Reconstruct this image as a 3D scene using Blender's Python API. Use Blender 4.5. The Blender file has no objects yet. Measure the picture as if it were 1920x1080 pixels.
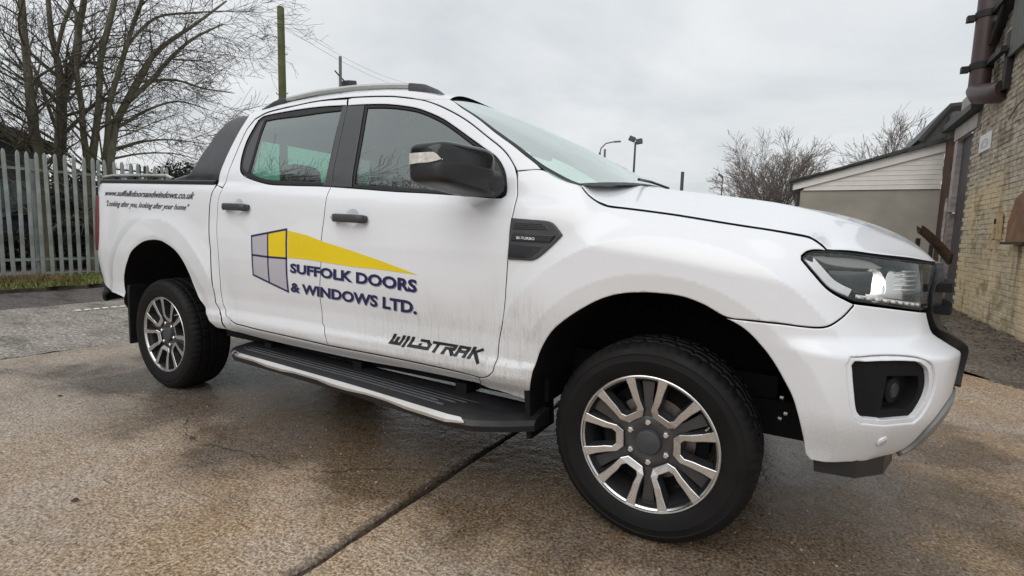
import bpy, bmesh, math, random, json
import numpy as np
from mathutils import Vector, Matrix, geometry as mgeo
random.seed(7); np.random.seed(7)
R=math.radians
scene=bpy.context.scene
col=scene.collection

# ------------------------------------------------------------------ camera
CAMP=(2.0496,-2.6848,1.1075); YAW,PITCH,ROLL,FPX=-.5148,-.1083,.0289,962.63
def cam_axes():
    f=np.array([math.sin(YAW)*math.cos(PITCH),math.cos(YAW)*math.cos(PITCH),math.sin(PITCH)])
    r=np.array([math.cos(YAW),-math.sin(YAW),0.]); u=np.cross(r,f)
    return r*math.cos(ROLL)+u*math.sin(ROLL), -r*math.sin(ROLL)+u*math.cos(ROLL), f
_r,_u,_f=cam_axes()
cam_data=bpy.data.cameras.new('camera'); cam=bpy.data.objects.new('camera',cam_data); col.objects.link(cam)
cam_data.sensor_width=36; cam_data.lens=36*FPX/1920; cam_data.clip_start=.05; cam_data.clip_end=2000
M=Matrix(((_r[0],_u[0],-_f[0],CAMP[0]),(_r[1],_u[1],-_f[1],CAMP[1]),(_r[2],_u[2],-_f[2],CAMP[2]),(0,0,0,1)))
cam.matrix_world=M; scene.camera=cam

# ------------------------------------------------------------------ sky, sun, exposure
SUN_EL,SUN_AZ=R(42),R(186)          # azimuth from +Y clockwise: light comes from behind the camera, a little to its left
world=bpy.data.worlds.new('World'); scene.world=world; world.use_nodes=True
nt=world.node_tree; nt.nodes.clear()
def N(t,typ,**k):
    n=t.nodes.new(typ)
    for a,b in k.items():
        if a=='inp':
            for i,v in b.items(): n.inputs[i].default_value=v
        else: setattr(n,a,b)
    return n
out=N(nt,'ShaderNodeOutputWorld')
sky=N(nt,'ShaderNodeTexSky',sky_type='NISHITA',sun_disc=False,sun_elevation=SUN_EL,sun_rotation=SUN_AZ,air_density=1.0,dust_density=4.0)
bg1=N(nt,'ShaderNodeBackground',inp={'Strength':.012}); nt.links.new(sky.outputs[0],bg1.inputs['Color'])
tc=N(nt,'ShaderNodeTexCoord'); sep=N(nt,'ShaderNodeSeparateXYZ'); nt.links.new(tc.outputs['Generated'],sep.inputs[0])
addz=N(nt,'ShaderNodeMath',operation='ADD',inp={1:.22}); nt.links.new(sep.outputs['Z'],addz.inputs[0])
mx=N(nt,'ShaderNodeMath',operation='MAXIMUM',inp={1:.05}); nt.links.new(addz.outputs[0],mx.inputs[0])
dx=N(nt,'ShaderNodeMath',operation='DIVIDE'); dy=N(nt,'ShaderNodeMath',operation='DIVIDE')
nt.links.new(sep.outputs['X'],dx.inputs[0]); nt.links.new(mx.outputs[0],dx.inputs[1]); nt.links.new(sep.outputs['Y'],dy.inputs[0]); nt.links.new(mx.outputs[0],dy.inputs[1])
cmb=N(nt,'ShaderNodeCombineXYZ'); nt.links.new(dx.outputs[0],cmb.inputs[0]); nt.links.new(dy.outputs[0],cmb.inputs[1])
no=N(nt,'ShaderNodeTexNoise',inp={'Scale':1.1,'Detail':5.0,'Roughness':.55,'Distortion':.4}); nt.links.new(cmb.outputs[0],no.inputs['Vector'])
cr=N(nt,'ShaderNodeValToRGB'); cr.color_ramp.elements[0].position=.30; cr.color_ramp.elements[1].position=.72
cr.color_ramp.elements[0].color=(.55,.58,.60,1); cr.color_ramp.elements[1].color=(.81,.82,.82,1); nt.links.new(no.outputs[0],cr.inputs[0])
zr=N(nt,'ShaderNodeMapRange',inp={1:0.0,2:1.0,3:1.0,4:1.38}); nt.links.new(sep.outputs['Z'],zr.inputs[0])
vm=N(nt,'ShaderNodeVectorMath',operation='SCALE'); nt.links.new(cr.outputs[0],vm.inputs[0]); nt.links.new(zr.outputs[0],vm.inputs['Scale'])
bg2=N(nt,'ShaderNodeBackground',inp={'Strength':.93}); nt.links.new(vm.outputs[0],bg2.inputs['Color'])
ad=N(nt,'ShaderNodeAddShader'); nt.links.new(bg1.outputs[0],ad.inputs[0]); nt.links.new(bg2.outputs[0],ad.inputs[1]); nt.links.new(ad.outputs[0],out.inputs[0])
sund=bpy.data.lights.new('sun','SUN'); sund.energy=1.05; sund.angle=R(60); sund.color=(1,.98,.95)
sun=bpy.data.objects.new('sun',sund); col.objects.link(sun)
sd=Vector((math.sin(SUN_AZ)*math.cos(SUN_EL),math.cos(SUN_AZ)*math.cos(SUN_EL),math.sin(SUN_EL)))
sun.rotation_euler=sd.to_track_quat('Z','Y').to_euler(); sun.location=(0,0,30)
vs=scene.view_settings; vs.view_transform='Standard'; vs.look='None'; vs.exposure=.08; vs.gamma=1; vs.use_curve_mapping=False
scene.render.engine='CYCLES'; scene.cycles.max_bounces=8; scene.cycles.transparent_max_bounces=16; scene.cycles.use_denoising=True
scene.cycles.caustics_reflective=False; scene.cycles.caustics_refractive=False; scene.cycles.sample_clamp_indirect=6

# ------------------------------------------------------------------ materials
class Mat:
    def __init__(s,name,color=(.5,.5,.5),rough=.5,metal=0,spec=.5,**kw):
        s.m=bpy.data.materials.new(name); s.m.use_nodes=True; s.t=s.m.node_tree
        s.b=s.t.nodes['Principled BSDF']
        s.set('Base Color',(*color,1)); s.set('Roughness',rough); s.set('Metallic',metal); s.set('Specular IOR Level',spec)
        for k,v in kw.items(): s.set(k.replace('_',' '),v)
    def set(s,k,v): s.b.inputs[k].default_value=v
    def n(s,typ,**k): return N(s.t,typ,**k)
    def l(s,a,b): s.t.links.new(a,b)
    def coord(s,scale=(1,1,1),kind='Object',loc=(0,0,0)):
        if kind=='World':
            c=s.n('ShaderNodeNewGeometry').outputs['Position']
        else: c=s.n('ShaderNodeTexCoord').outputs[kind]
        mp=s.n('ShaderNodeMapping'); mp.inputs['Scale'].default_value=scale; mp.inputs['Location'].default_value=loc
        s.l(c,mp.inputs[0]); return mp.outputs[0]
    def noise(s,vec,scale,detail=4,rough=.55,dist=0):
        n=s.n('ShaderNodeTexNoise',inp={'Scale':scale,'Detail':detail,'Roughness':rough,'Distortion':dist}); s.l(vec,n.inputs['Vector']); return n.outputs[0]
    def ramp(s,fac,stops):
        r=s.n('ShaderNodeValToRGB'); e=r.color_ramp.elements
        while len(e)<len(stops): e.new(.5)
        for i,(p,c) in enumerate(stops):
            e[i].position=p; e[i].color=(*c,1) if isinstance(c,tuple) else (c,c,c,1)
        s.l(fac,r.inputs[0]); return r.outputs[0]
    def rng(s,fac,a,b,c=0.,d=1.,smooth=False):
        r=s.n('ShaderNodeMapRange',inp={1:a,2:b,3:c,4:d}); r.interpolation_type='SMOOTHSTEP' if smooth else 'LINEAR'; s.l(fac,r.inputs[0]); return r.outputs[0]
    def mix(s,fac,a,b,blend='MIX'):
        m=s.n('ShaderNodeMix',data_type='RGBA',blend_type=blend)
        for sock,v in ((m.inputs[0],fac),(m.inputs[6],a),(m.inputs[7],b)):
            if hasattr(v,'links'): s.l(v,sock)
            elif isinstance(v,tuple): sock.default_value=(*v,1)
            else: sock.default_value=v
        return m.outputs[2]
    def math(s,op,a,b=0.):
        m=s.n('ShaderNodeMath',operation=op)
        for i,v in enumerate((a,b)):
            if hasattr(v,'links'): s.l(v,m.inputs[i])
            else: m.inputs[i].default_value=v
        return m.outputs[0]
    def bump(s,h,strength=.3,dist=.01,prev=None):
        b=s.n('ShaderNodeBump',inp={'Strength':strength,'Distance':dist}); s.l(h,b.inputs['Height'])
        if prev is not None: s.l(prev,b.inputs['Normal'])
        s.l(b.outputs[0],s.b.inputs['Normal']); return b.outputs[0]
    def link(s,sock,k): s.l(sock,s.b.inputs[k])
    def xyz(s,kind='World'):
        c=s.n('ShaderNodeNewGeometry').outputs['Position'] if kind=='World' else s.n('ShaderNodeTexCoord').outputs['Object']
        p=s.n('ShaderNodeSeparateXYZ'); s.l(c,p.inputs[0]); return p.outputs

def simple(name,color,rough=.5,metal=0,spec=.5,vary=.15,scale=8,bump=0,**kw):
    m=Mat(name,color,rough,metal,spec,**kw)
    if vary:
        v=m.noise(m.coord(),scale,5)
        c=m.mix(m.rng(v,.3,.7),tuple(x*(1-vary) for x in color),tuple(min(1,x*(1+vary)) for x in color)); m.link(c,'Base Color')
        m.link(m.rng(v,.3,.7,max(0,rough-.08),min(1,rough+.08)),'Roughness')
    if bump: m.bump(m.noise(m.coord(),scale*12,4),bump,.004)
    return m.m

# white paint with dried water runs and road dirt low on the doors and behind the front wheel
def paint():
    m=Mat('white_paint',(.77,.79,.83),.32,0,.5,Coat_Weight=.75,Coat_Roughness=.04)
    X,Y,Z=m.xyz('Object')
    st=m.noise(m.coord((70,70,3.2)),1,3,.6)                   # thin vertical runs
    st2=m.noise(m.coord((160,160,9),loc=(3,1,2)),1,2,.6)
    sp=m.noise(m.coord((190,190,95)),1,3,.7)                  # speckle
    big=m.noise(m.coord((2.2,2.2,2.2)),1,3,.5)
    zz=m.math('ADD',Z,m.rng(big,.3,.7,-.14,.14))
    low=m.rng(zz,.97,.66,0,1,True)
    fx=m.math('MULTIPLY',m.rng(X,-.2,.75,.22,1,True),m.rng(X,1.62,1.15,0,1,True))
    rearx=m.math('MULTIPLY',m.rng(X,-1.22,-1.05,0,1,True),m.rng(X,-.55,-.95,0,.75,True))
    lowall=m.rng(Z,.74,.46,0,.30,True)
    a=m.math('MULTIPLY',low,m.math('MAXIMUM',fx,rearx))
    runs=m.math('MULTIPLY',m.rng(st,.46,.66),m.rng(sp,.36,.60,.35,1))
    runs=m.math('MAXIMUM',runs,m.math('MULTIPLY',m.rng(st2,.55,.68),.7))
    runs=m.math('MAXIMUM',runs,m.math('MULTIPLY',m.rng(sp,.58,.66),1.0))
    d=m.math('MULTIPLY',runs,a)
    film=m.math('MULTIPLY',a,.15)
    d=m.math('MINIMUM',m.math('ADD',m.math('ADD',m.math('MULTIPLY',d,.36),film),m.math('MULTIPLY',lowall,m.rng(sp,.4,.65,.35,1))),.9)
    c=m.mix(d,(.77,.79,.83),(.36,.345,.31)); m.link(c,'Base Color')
    m.link(m.rng(d,0,.6,.30,.6),'Roughness'); m.link(m.rng(d,0,.5,.75,.1),'Coat Weight')
    dr=m.noise(m.coord((90,90,60),loc=(7,7,7)),1,2,.5)
    m.bump(m.rng(dr,.60,.72),.10,.002)
    return m.m
MT={}
MT['paint']=paint()
MT['black']=simple('satin_black_plastic',(.018,.018,.02),.38,0,.4,.2,20)
MT['gloss']=simple('gloss_black_plastic',(.012,.013,.016),.14,0,.5,.1,6)
MT['bplastic']=simple('dark_grey_textured_plastic',(.045,.047,.052),.42,0,.5,.15,30,.15)
MT['void']=simple('black_underbody_gap_shade',(.008,.008,.009),.75,0,.2,.3,6)
MT['rubber']=simple('weatherstrip_rubber',(.014,.014,.015),.55,0,.3,.2,20)
MT['chrome']=simple('bright_metal',(.78,.76,.74),.18,1,.5,.06,5)
MT['chrome2']=simple('brushed_step_trim',(.70,.68,.66),.30,1,.5,.10,5)
MT['alloy']=simple('machined_alloy',(.64,.64,.65),.24,1,.5,.06,30)
MT['alloydark']=simple('graphite_alloy_paint',(.075,.075,.08),.30,.6,.5,.15,20)
MT['rail']=simple('satin_silver_rail',(.50,.52,.52),.35,.4,.5,.08,4)
MT['brake']=simple('brake_steel',(.20,.18,.17),.45,.9,.5,.3,20)
MT['navy']=simple('navy_vinyl',(.018,.017,.085),.35,0,.4,.05,4)
MT['yellow']=simple('yellow_vinyl',(.80,.60,.012),.35,0,.4,.04,3)
MT['greyvinyl']=simple('pale_grey_vinyl',(.46,.45,.50),.35,0,.4,.04,3)
MT['blackvinyl']=simple('black_vinyl',(.012,.012,.014),.35,0,.4,.05,4)
MT['greyletter']=simple('dark_grey_vinyl',(.06,.06,.075),.4,0,.4,.05,4)
MT['seat']=simple('seat_fabric',(.03,.03,.033),.8,0,.3,.3,30)
MT['badge']=simple('badge_silver',(.8,.8,.8),.3,.3,.5,0)
MT['red']=simple('red_lamp_plastic',(.16,.006,.008),.12,0,.6,.1,20,Coat_Weight=.6)
MT['skid']=simple('grey_skid_plate',(.22,.22,.215),.42,.2,.5,.1,10)
def tyre_mat():
    m=Mat('tyre_rubber',(.014,.014,.015),.62,0,.22)
    n=m.noise(m.coord(),9,6); m.link(m.mix(m.rng(n,.35,.75),(.005,.005,.0055),(.011,.010,.010)),'Base Color')
    m.link(m.rng(n,.3,.7,.48,.78),'Roughness'); m.bump(m.noise(m.coord(),160,3),.12,.002); return m.m
MT['tyre']=tyre_mat()
def glass(name,tint,ior=1.75,rough=.0,grime=.03,pw_=4.0,f0=None):
    m=bpy.data.materials.new(name); m.use_nodes=True; t=m.node_tree; t.nodes.clear()
    o=N(t,'ShaderNodeOutputMaterial'); tr=N(t,'ShaderNodeBsdfTransparent'); tr.inputs[0].default_value=(*tint,1)
    gl=N(t,'ShaderNodeBsdfGlossy',inp={'Roughness':rough,'Color':(.93,1.,.975,1)})
    lw=N(t,'ShaderNodeLayerWeight',inp={'Blend':.5}); pw=N(t,'ShaderNodeMath',operation='POWER',inp={1:pw_}); t.links.new(lw.outputs['Facing'],pw.inputs[0])
    lw=N(t,'ShaderNodeLayerWeight',inp={'Blend':.5}); pw=N(t,'ShaderNodeMath',operation='POWER',inp={1:pw_}); t.links.new(lw.outputs['Facing'],pw.inputs[0])
    f0=f0 or ((ior-1)/(ior+1))**2*1.7
    mr=N(t,'ShaderNodeMapRange',inp={1:0.,2:1.,3:f0,4:1.}); t.links.new(pw.outputs[0],mr.inputs[0])
    mxs=N(t,'ShaderNodeMixShader'); t.links.new(mr.outputs[0],mxs.inputs[0]); t.links.new(tr.outputs[0],mxs.inputs[1]); t.links.new(gl.outputs[0],mxs.inputs[2])
    df=N(t,'ShaderNodeBsdfDiffuse'); df.inputs[0].default_value=(.5,.5,.48,1)
    tcn=N(t,'ShaderNodeTexCoord'); nz=N(t,'ShaderNodeTexNoise',inp={'Scale':60.,'Detail':4.}); t.links.new(tcn.outputs['Object'],nz.inputs['Vector'])
    g=N(t,'ShaderNodeMapRange',inp={1:.45,2:.75,3:0.,4:grime*2}); t.links.new(nz.outputs[0],g.inputs[0])
    m2=N(t,'ShaderNodeMixShader'); t.links.new(g.outputs[0],m2.inputs[0]); t.links.new(mxs.outputs[0],m2.inputs[1]); t.links.new(df.outputs[0],m2.inputs[2])
    t.links.new(m2.outputs[0],o.inputs[0]); return m
MT['glass_side']=glass('tinted_side_glass',(.33,.62,.50),2.0,f0=.21,pw_=3.3)
MT['glass_front']=glass('dark_front_glass',(.15,.20,.185),2.0,f0=.215,pw_=3.3)
MT['glass_ws']=glass('windscreen_glass',(.74,.95,.85),1.75,f0=.18,pw_=1.6)
MT['lens']=glass('clear_lamp_lens',(.93,.94,.95),1.45)

# ------------------------------------------------------------------ mesh helpers
def link_mesh(name,me,mat,parent=None):
    o=bpy.data.objects.new(name,me); col.objects.link(o)
    if mat is not None:
        me.materials.append(MT[mat] if isinstance(mat,str) else mat)
    if parent is not None: o.parent=parent
    return o
def mesh_obj(name,V,F,mat,parent=None,smooth=False,auto=None):
    me=bpy.data.meshes.new(name); me.from_pydata([tuple(map(float,v)) for v in V],[],F); me.validate(); me.update()
    bm=bmesh.new(); bm.from_mesh(me); bmesh.ops.recalc_face_normals(bm,faces=bm.faces); bm.to_mesh(me); bm.free()
    if smooth:
        for p in me.polygons: p.use_smooth=True
        if auto: me.set_sharp_from_angle(angle=R(auto))
    return link_mesh(name,me,mat,parent)
def tag(o,label=None,cat=None,group=None,kind=None):
    if label: o['label']=label
    if cat: o['category']=cat
    if group: o['group']=group
    if kind: o['kind']=kind
    return o
def empty(name,loc=(0,0,0),rz=0):
    o=bpy.data.objects.new(name,None); o.location=loc; o.rotation_euler=(0,0,rz); o.empty_display_size=.2; col.objects.link(o); return o
class MB:
    """collects solids for one mesh"""
    def __init__(s): s.V=[]; s.F=[]
    def add(s,V,F):
        k=len(s.V); s.V+= [tuple(v) for v in V]; s.F+=[[i+k for i in f] for f in F]; return s
    def box(s,c,d,rot=None,b=0):
        x,y,z=[a/2 for a in d]
        if b: # chamfered box via bmesh
            bm=bmesh.new(); bmesh.ops.create_cube(bm,size=1); 
            for v in bm.verts: v.co=Vector((v.co.x*d[0],v.co.y*d[1],v.co.z*d[2]))
            bmesh.ops.bevel(bm,geom=bm.edges[:],offset=b,segments=2,affect='EDGES',profile=.5)
            V=[v.co.copy() for v in bm.verts]; bm.verts.index_update(); F=[[v.index for v in f.verts] for f in bm.faces]; bm.free()
        else:
            V=[Vector((i*x,j*y,k*z)) for i in(-1,1) for j in(-1,1) for k in(-1,1)]
            F=[[0,1,3,2],[4,6,7,5],[0,4,5,1],[2,3,7,6],[0,2,6,4],[1,5,7,3]]
        if rot is not None: V=[rot@v for v in V]
        return s.add([(v[0]+c[0],v[1]+c[1],v[2]+c[2]) for v in V],F)
    def prism(s,poly,axis,a,b):
        """polygon extruded along axis from a to b; poly in the two other axes in order"""
        n=len(poly)
        def mk(q,v):
            q=list(q); q.insert(axis,v); return tuple(q)
        V=[mk(q,a) for q in poly]+[mk(q,b) for q in poly]
        F=[list(range(n)),list(range(2*n-1,n-1,-1))]+[[i,(i+1)%n,n+(i+1)%n,n+i] for i in range(n)]
        return s.add(V,F)
    def tube(s,pts,r,n=8,cap=True):
        pts=[Vector(p) for p in pts]; rr=r if hasattr(r,'__len__') else [r]*len(pts)
        V=[];F=[];prev=None
        for i,p in enumerate(pts):
            d=(pts[min(i+1,len(pts)-1)]-pts[max(i-1,0)]).normalized()
            if prev is None:
                a=Vector((0,0,1)) if abs(d.z)<.9 else Vector((1,0,0)); u=d.cross(a).normalized()
            else: u=(prev-d*prev.dot(d)).normalized()
            prev=u; w=d.cross(u)
            for k in range(n):
                t=2*math.pi*k/n; V.append(p+(u*math.cos(t)+w*math.sin(t))*rr[i])
        for i in range(len(pts)-1):
            for k in range(n): F.append([i*n+k,i*n+(k+1)%n,(i+1)*n+(k+1)%n,(i+1)*n+k])
        if cap: F.append(list(range(n))[::-1]); F.append([ (len(pts)-1)*n+k for k in range(n)])
        return s.add(V,F)
    def obj(s,name,mat,parent=None,smooth=False,auto=35): return mesh_obj(name,s.V,s.F,mat,parent,smooth,auto)
MT['indicator']=simple('repeater_lens',(.62,.60,.56),.12,0,.6,.25,60,Coat_Weight=.5)
MT['guide']=simple('frosted_light_guide',(.74,.75,.76),.22,0,.5,.1,20,Coat_Weight=.5)
MT['diode']=simple('diode_lens',(.85,.83,.80),.15,0,.6,.0)
MT['lettershadow']=simple('letter_shadow_vinyl',(.36,.37,.44),.4,0,.4,.05)
MT['lampgrey']=simple('lamp_inner_silver',(.72,.73,.74),.25,.7,.5,.2,30)
MT['sail']=simple('smoked_glossy_sail',(.028,.028,.031),.20,0,.5,.4,9)
def emit(name,c,s):
    m=Mat(name,c,.2); m.set('Emission Color',(*c,1)); m.set('Emission Strength',s); return m.m
MT['lamplit']=emit('lit_headlamp_bulb',(1,.98,.95),6.)
MT['lining']=simple('dark_headlining',(.05,.05,.052),.9,0,.2,.1,6)
MT['grit']=simple('pale_grit',(.42,.36,.28),.7,0,.3,.3,200)
# ---- body surface of the truck: u runs along the side and round the corners, z is height ----
def _hermite(tab, v):
    xs=[a for a,_ in tab]; ys=[b for _,b in tab]; v=np.clip(v,xs[0],xs[-1])
    xs=np.array(xs); ys=np.array(ys); d=np.diff(ys)/np.diff(xs)
    m=np.zeros(len(xs)); m[0]=d[0]; m[-1]=d[-1]
    for i in range(1,len(xs)-1):
        m[i]=0 if d[i-1]*d[i]<=0 else 2*d[i-1]*d[i]/(d[i-1]+d[i])
    k=np.clip(np.searchsorted(xs,v,side='right')-1,0,len(xs)-2); h=xs[k+1]-xs[k]; t=(v-xs[k])/h
    return ((2*t**3-3*t**2+1)*ys[k]+(t**3-2*t**2+t)*h*m[k]+(-2*t**3+3*t**2)*ys[k+1]+(t**3-t**2)*h*m[k+1])
def _ss(a,b,v):
    t=np.clip((v-a)/(b-a),0,1); return t*t*(3-2*t)
PROF=[(.30,.80),(.44,.845),(.50,.893),(.53,.905),(.56,.905),(.60,.886),(.66,.886),(.74,.898),(.84,.911),(.92,.915),(1.0,.915),(1.10,.911),(1.19,.903),(1.25,.890),(1.285,.872),
      (1.31,.856),(1.36,.840),(1.45,.802),(1.60,.736),(1.70,.692),(1.78,.652),(1.86,.60)]
ZS=[(.9,1.36),(1.29,1.285),(1.40,1.217),(1.52,1.202),(1.69,1.18),(1.84,1.156),(1.95,1.141),(2.06,1.12),(2.2,1.10),(3.0,1.08)]
AZ=[(.30,.40),(.40,.47),(.46,.53),(.52,.56),(.58,.58),(.68,.592),(.762,.597),(.79,.566),(.83,.523),(.88,.515),(.95,.515),(1.02,.51),(1.10,.50),(1.2,.46),(1.3,.42)]
PZ=[(.30,.50),(.5,.49),(.72,.48),(.80,.49),(.9,.50),(1.1,.50)]
U0,LN=1.95,.80
UR,LR=-2.38,.40
def S(u,z):
    """near side of the body (y negative); arrays in, arrays out"""
    u=np.asarray(u,float); z=np.asarray(z,float)
    us=np.clip(u,UR,U0)
    zb=1.24+(.98-np.clip(us,-2.4,1.3))*.047
    zn=np.where(z<1.0,z,1.0+(z-1.0)*.29/(zb-1.0))
    zn=np.where(z>zb,1.29+(z-zb)*(1.78-1.29)/(1.78-zb),zn)
    w=_hermite(PROF,zn)
    # front wing: shoulder rolling in to the bonnet shut line
    zs=_hermite(ZS,np.clip(u,.9,3.0))
    s=np.clip((z-(zs-.17))/.17,0,1.6)
    wf=.915-.072*s**2.1
    wf=np.where(z<.9,_hermite([(.30,.86),(.45,.885),(.55,.90),(.70,.91),(.85,.915),(.9,.915)],z),wf)
    b=_ss(1.0,1.42,u)
    w=w*(1-b)+wf*b
    # flares round the wheel arches
    r=np.hypot(u-1.61,(z-.40)*.97)
    fade=_ss(.0,.16,zs-z)*_ss(2.75,2.25,u)
    w=w+fade*(.025*np.clip((.775-r)/.088,0,1)**1.7-.013*np.clip((.562-r)/.062,0,1.3))
    r=np.hypot(u+1.61,(z-.40)*.95)
    w=w+.022*np.clip((.80-r)/.11,0,1)**1.6*_ss(1.27,1.10,z)-.010*np.clip((.585-r)/.06,0,1.3)
    w=w+.030*_ss(1.96,2.14,u)*_ss(.825,.770,z)*_ss(.42,.60,z)
    # bed sill sweeps in behind the rear wheel
    x=us; y=w
    th=np.clip((u-U0)/LN,0,1)*np.pi/2
    A=_hermite(AZ,z); p=_hermite(PZ,z)
    A=A+.0*th
    x=np.where(u>U0,U0+A*np.sin(th),x)
    y=np.where(u>U0,w*np.maximum(np.cos(th),0)**p,y)
    tr=np.clip((UR-u)/LR,0,1)*np.pi/2
    AR=_hermite([(.30,.12),(.5,.22),(.62,.29),(.75,.33),(1.0,.31),(1.3,.27),(1.42,.24)],z)
    x=np.where(u<UR,UR-AR*np.sin(tr),x)
    y=np.where(u<UR,w*np.maximum(np.cos(tr),0)**.33,y)
    return x,-y,z+0*x
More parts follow.
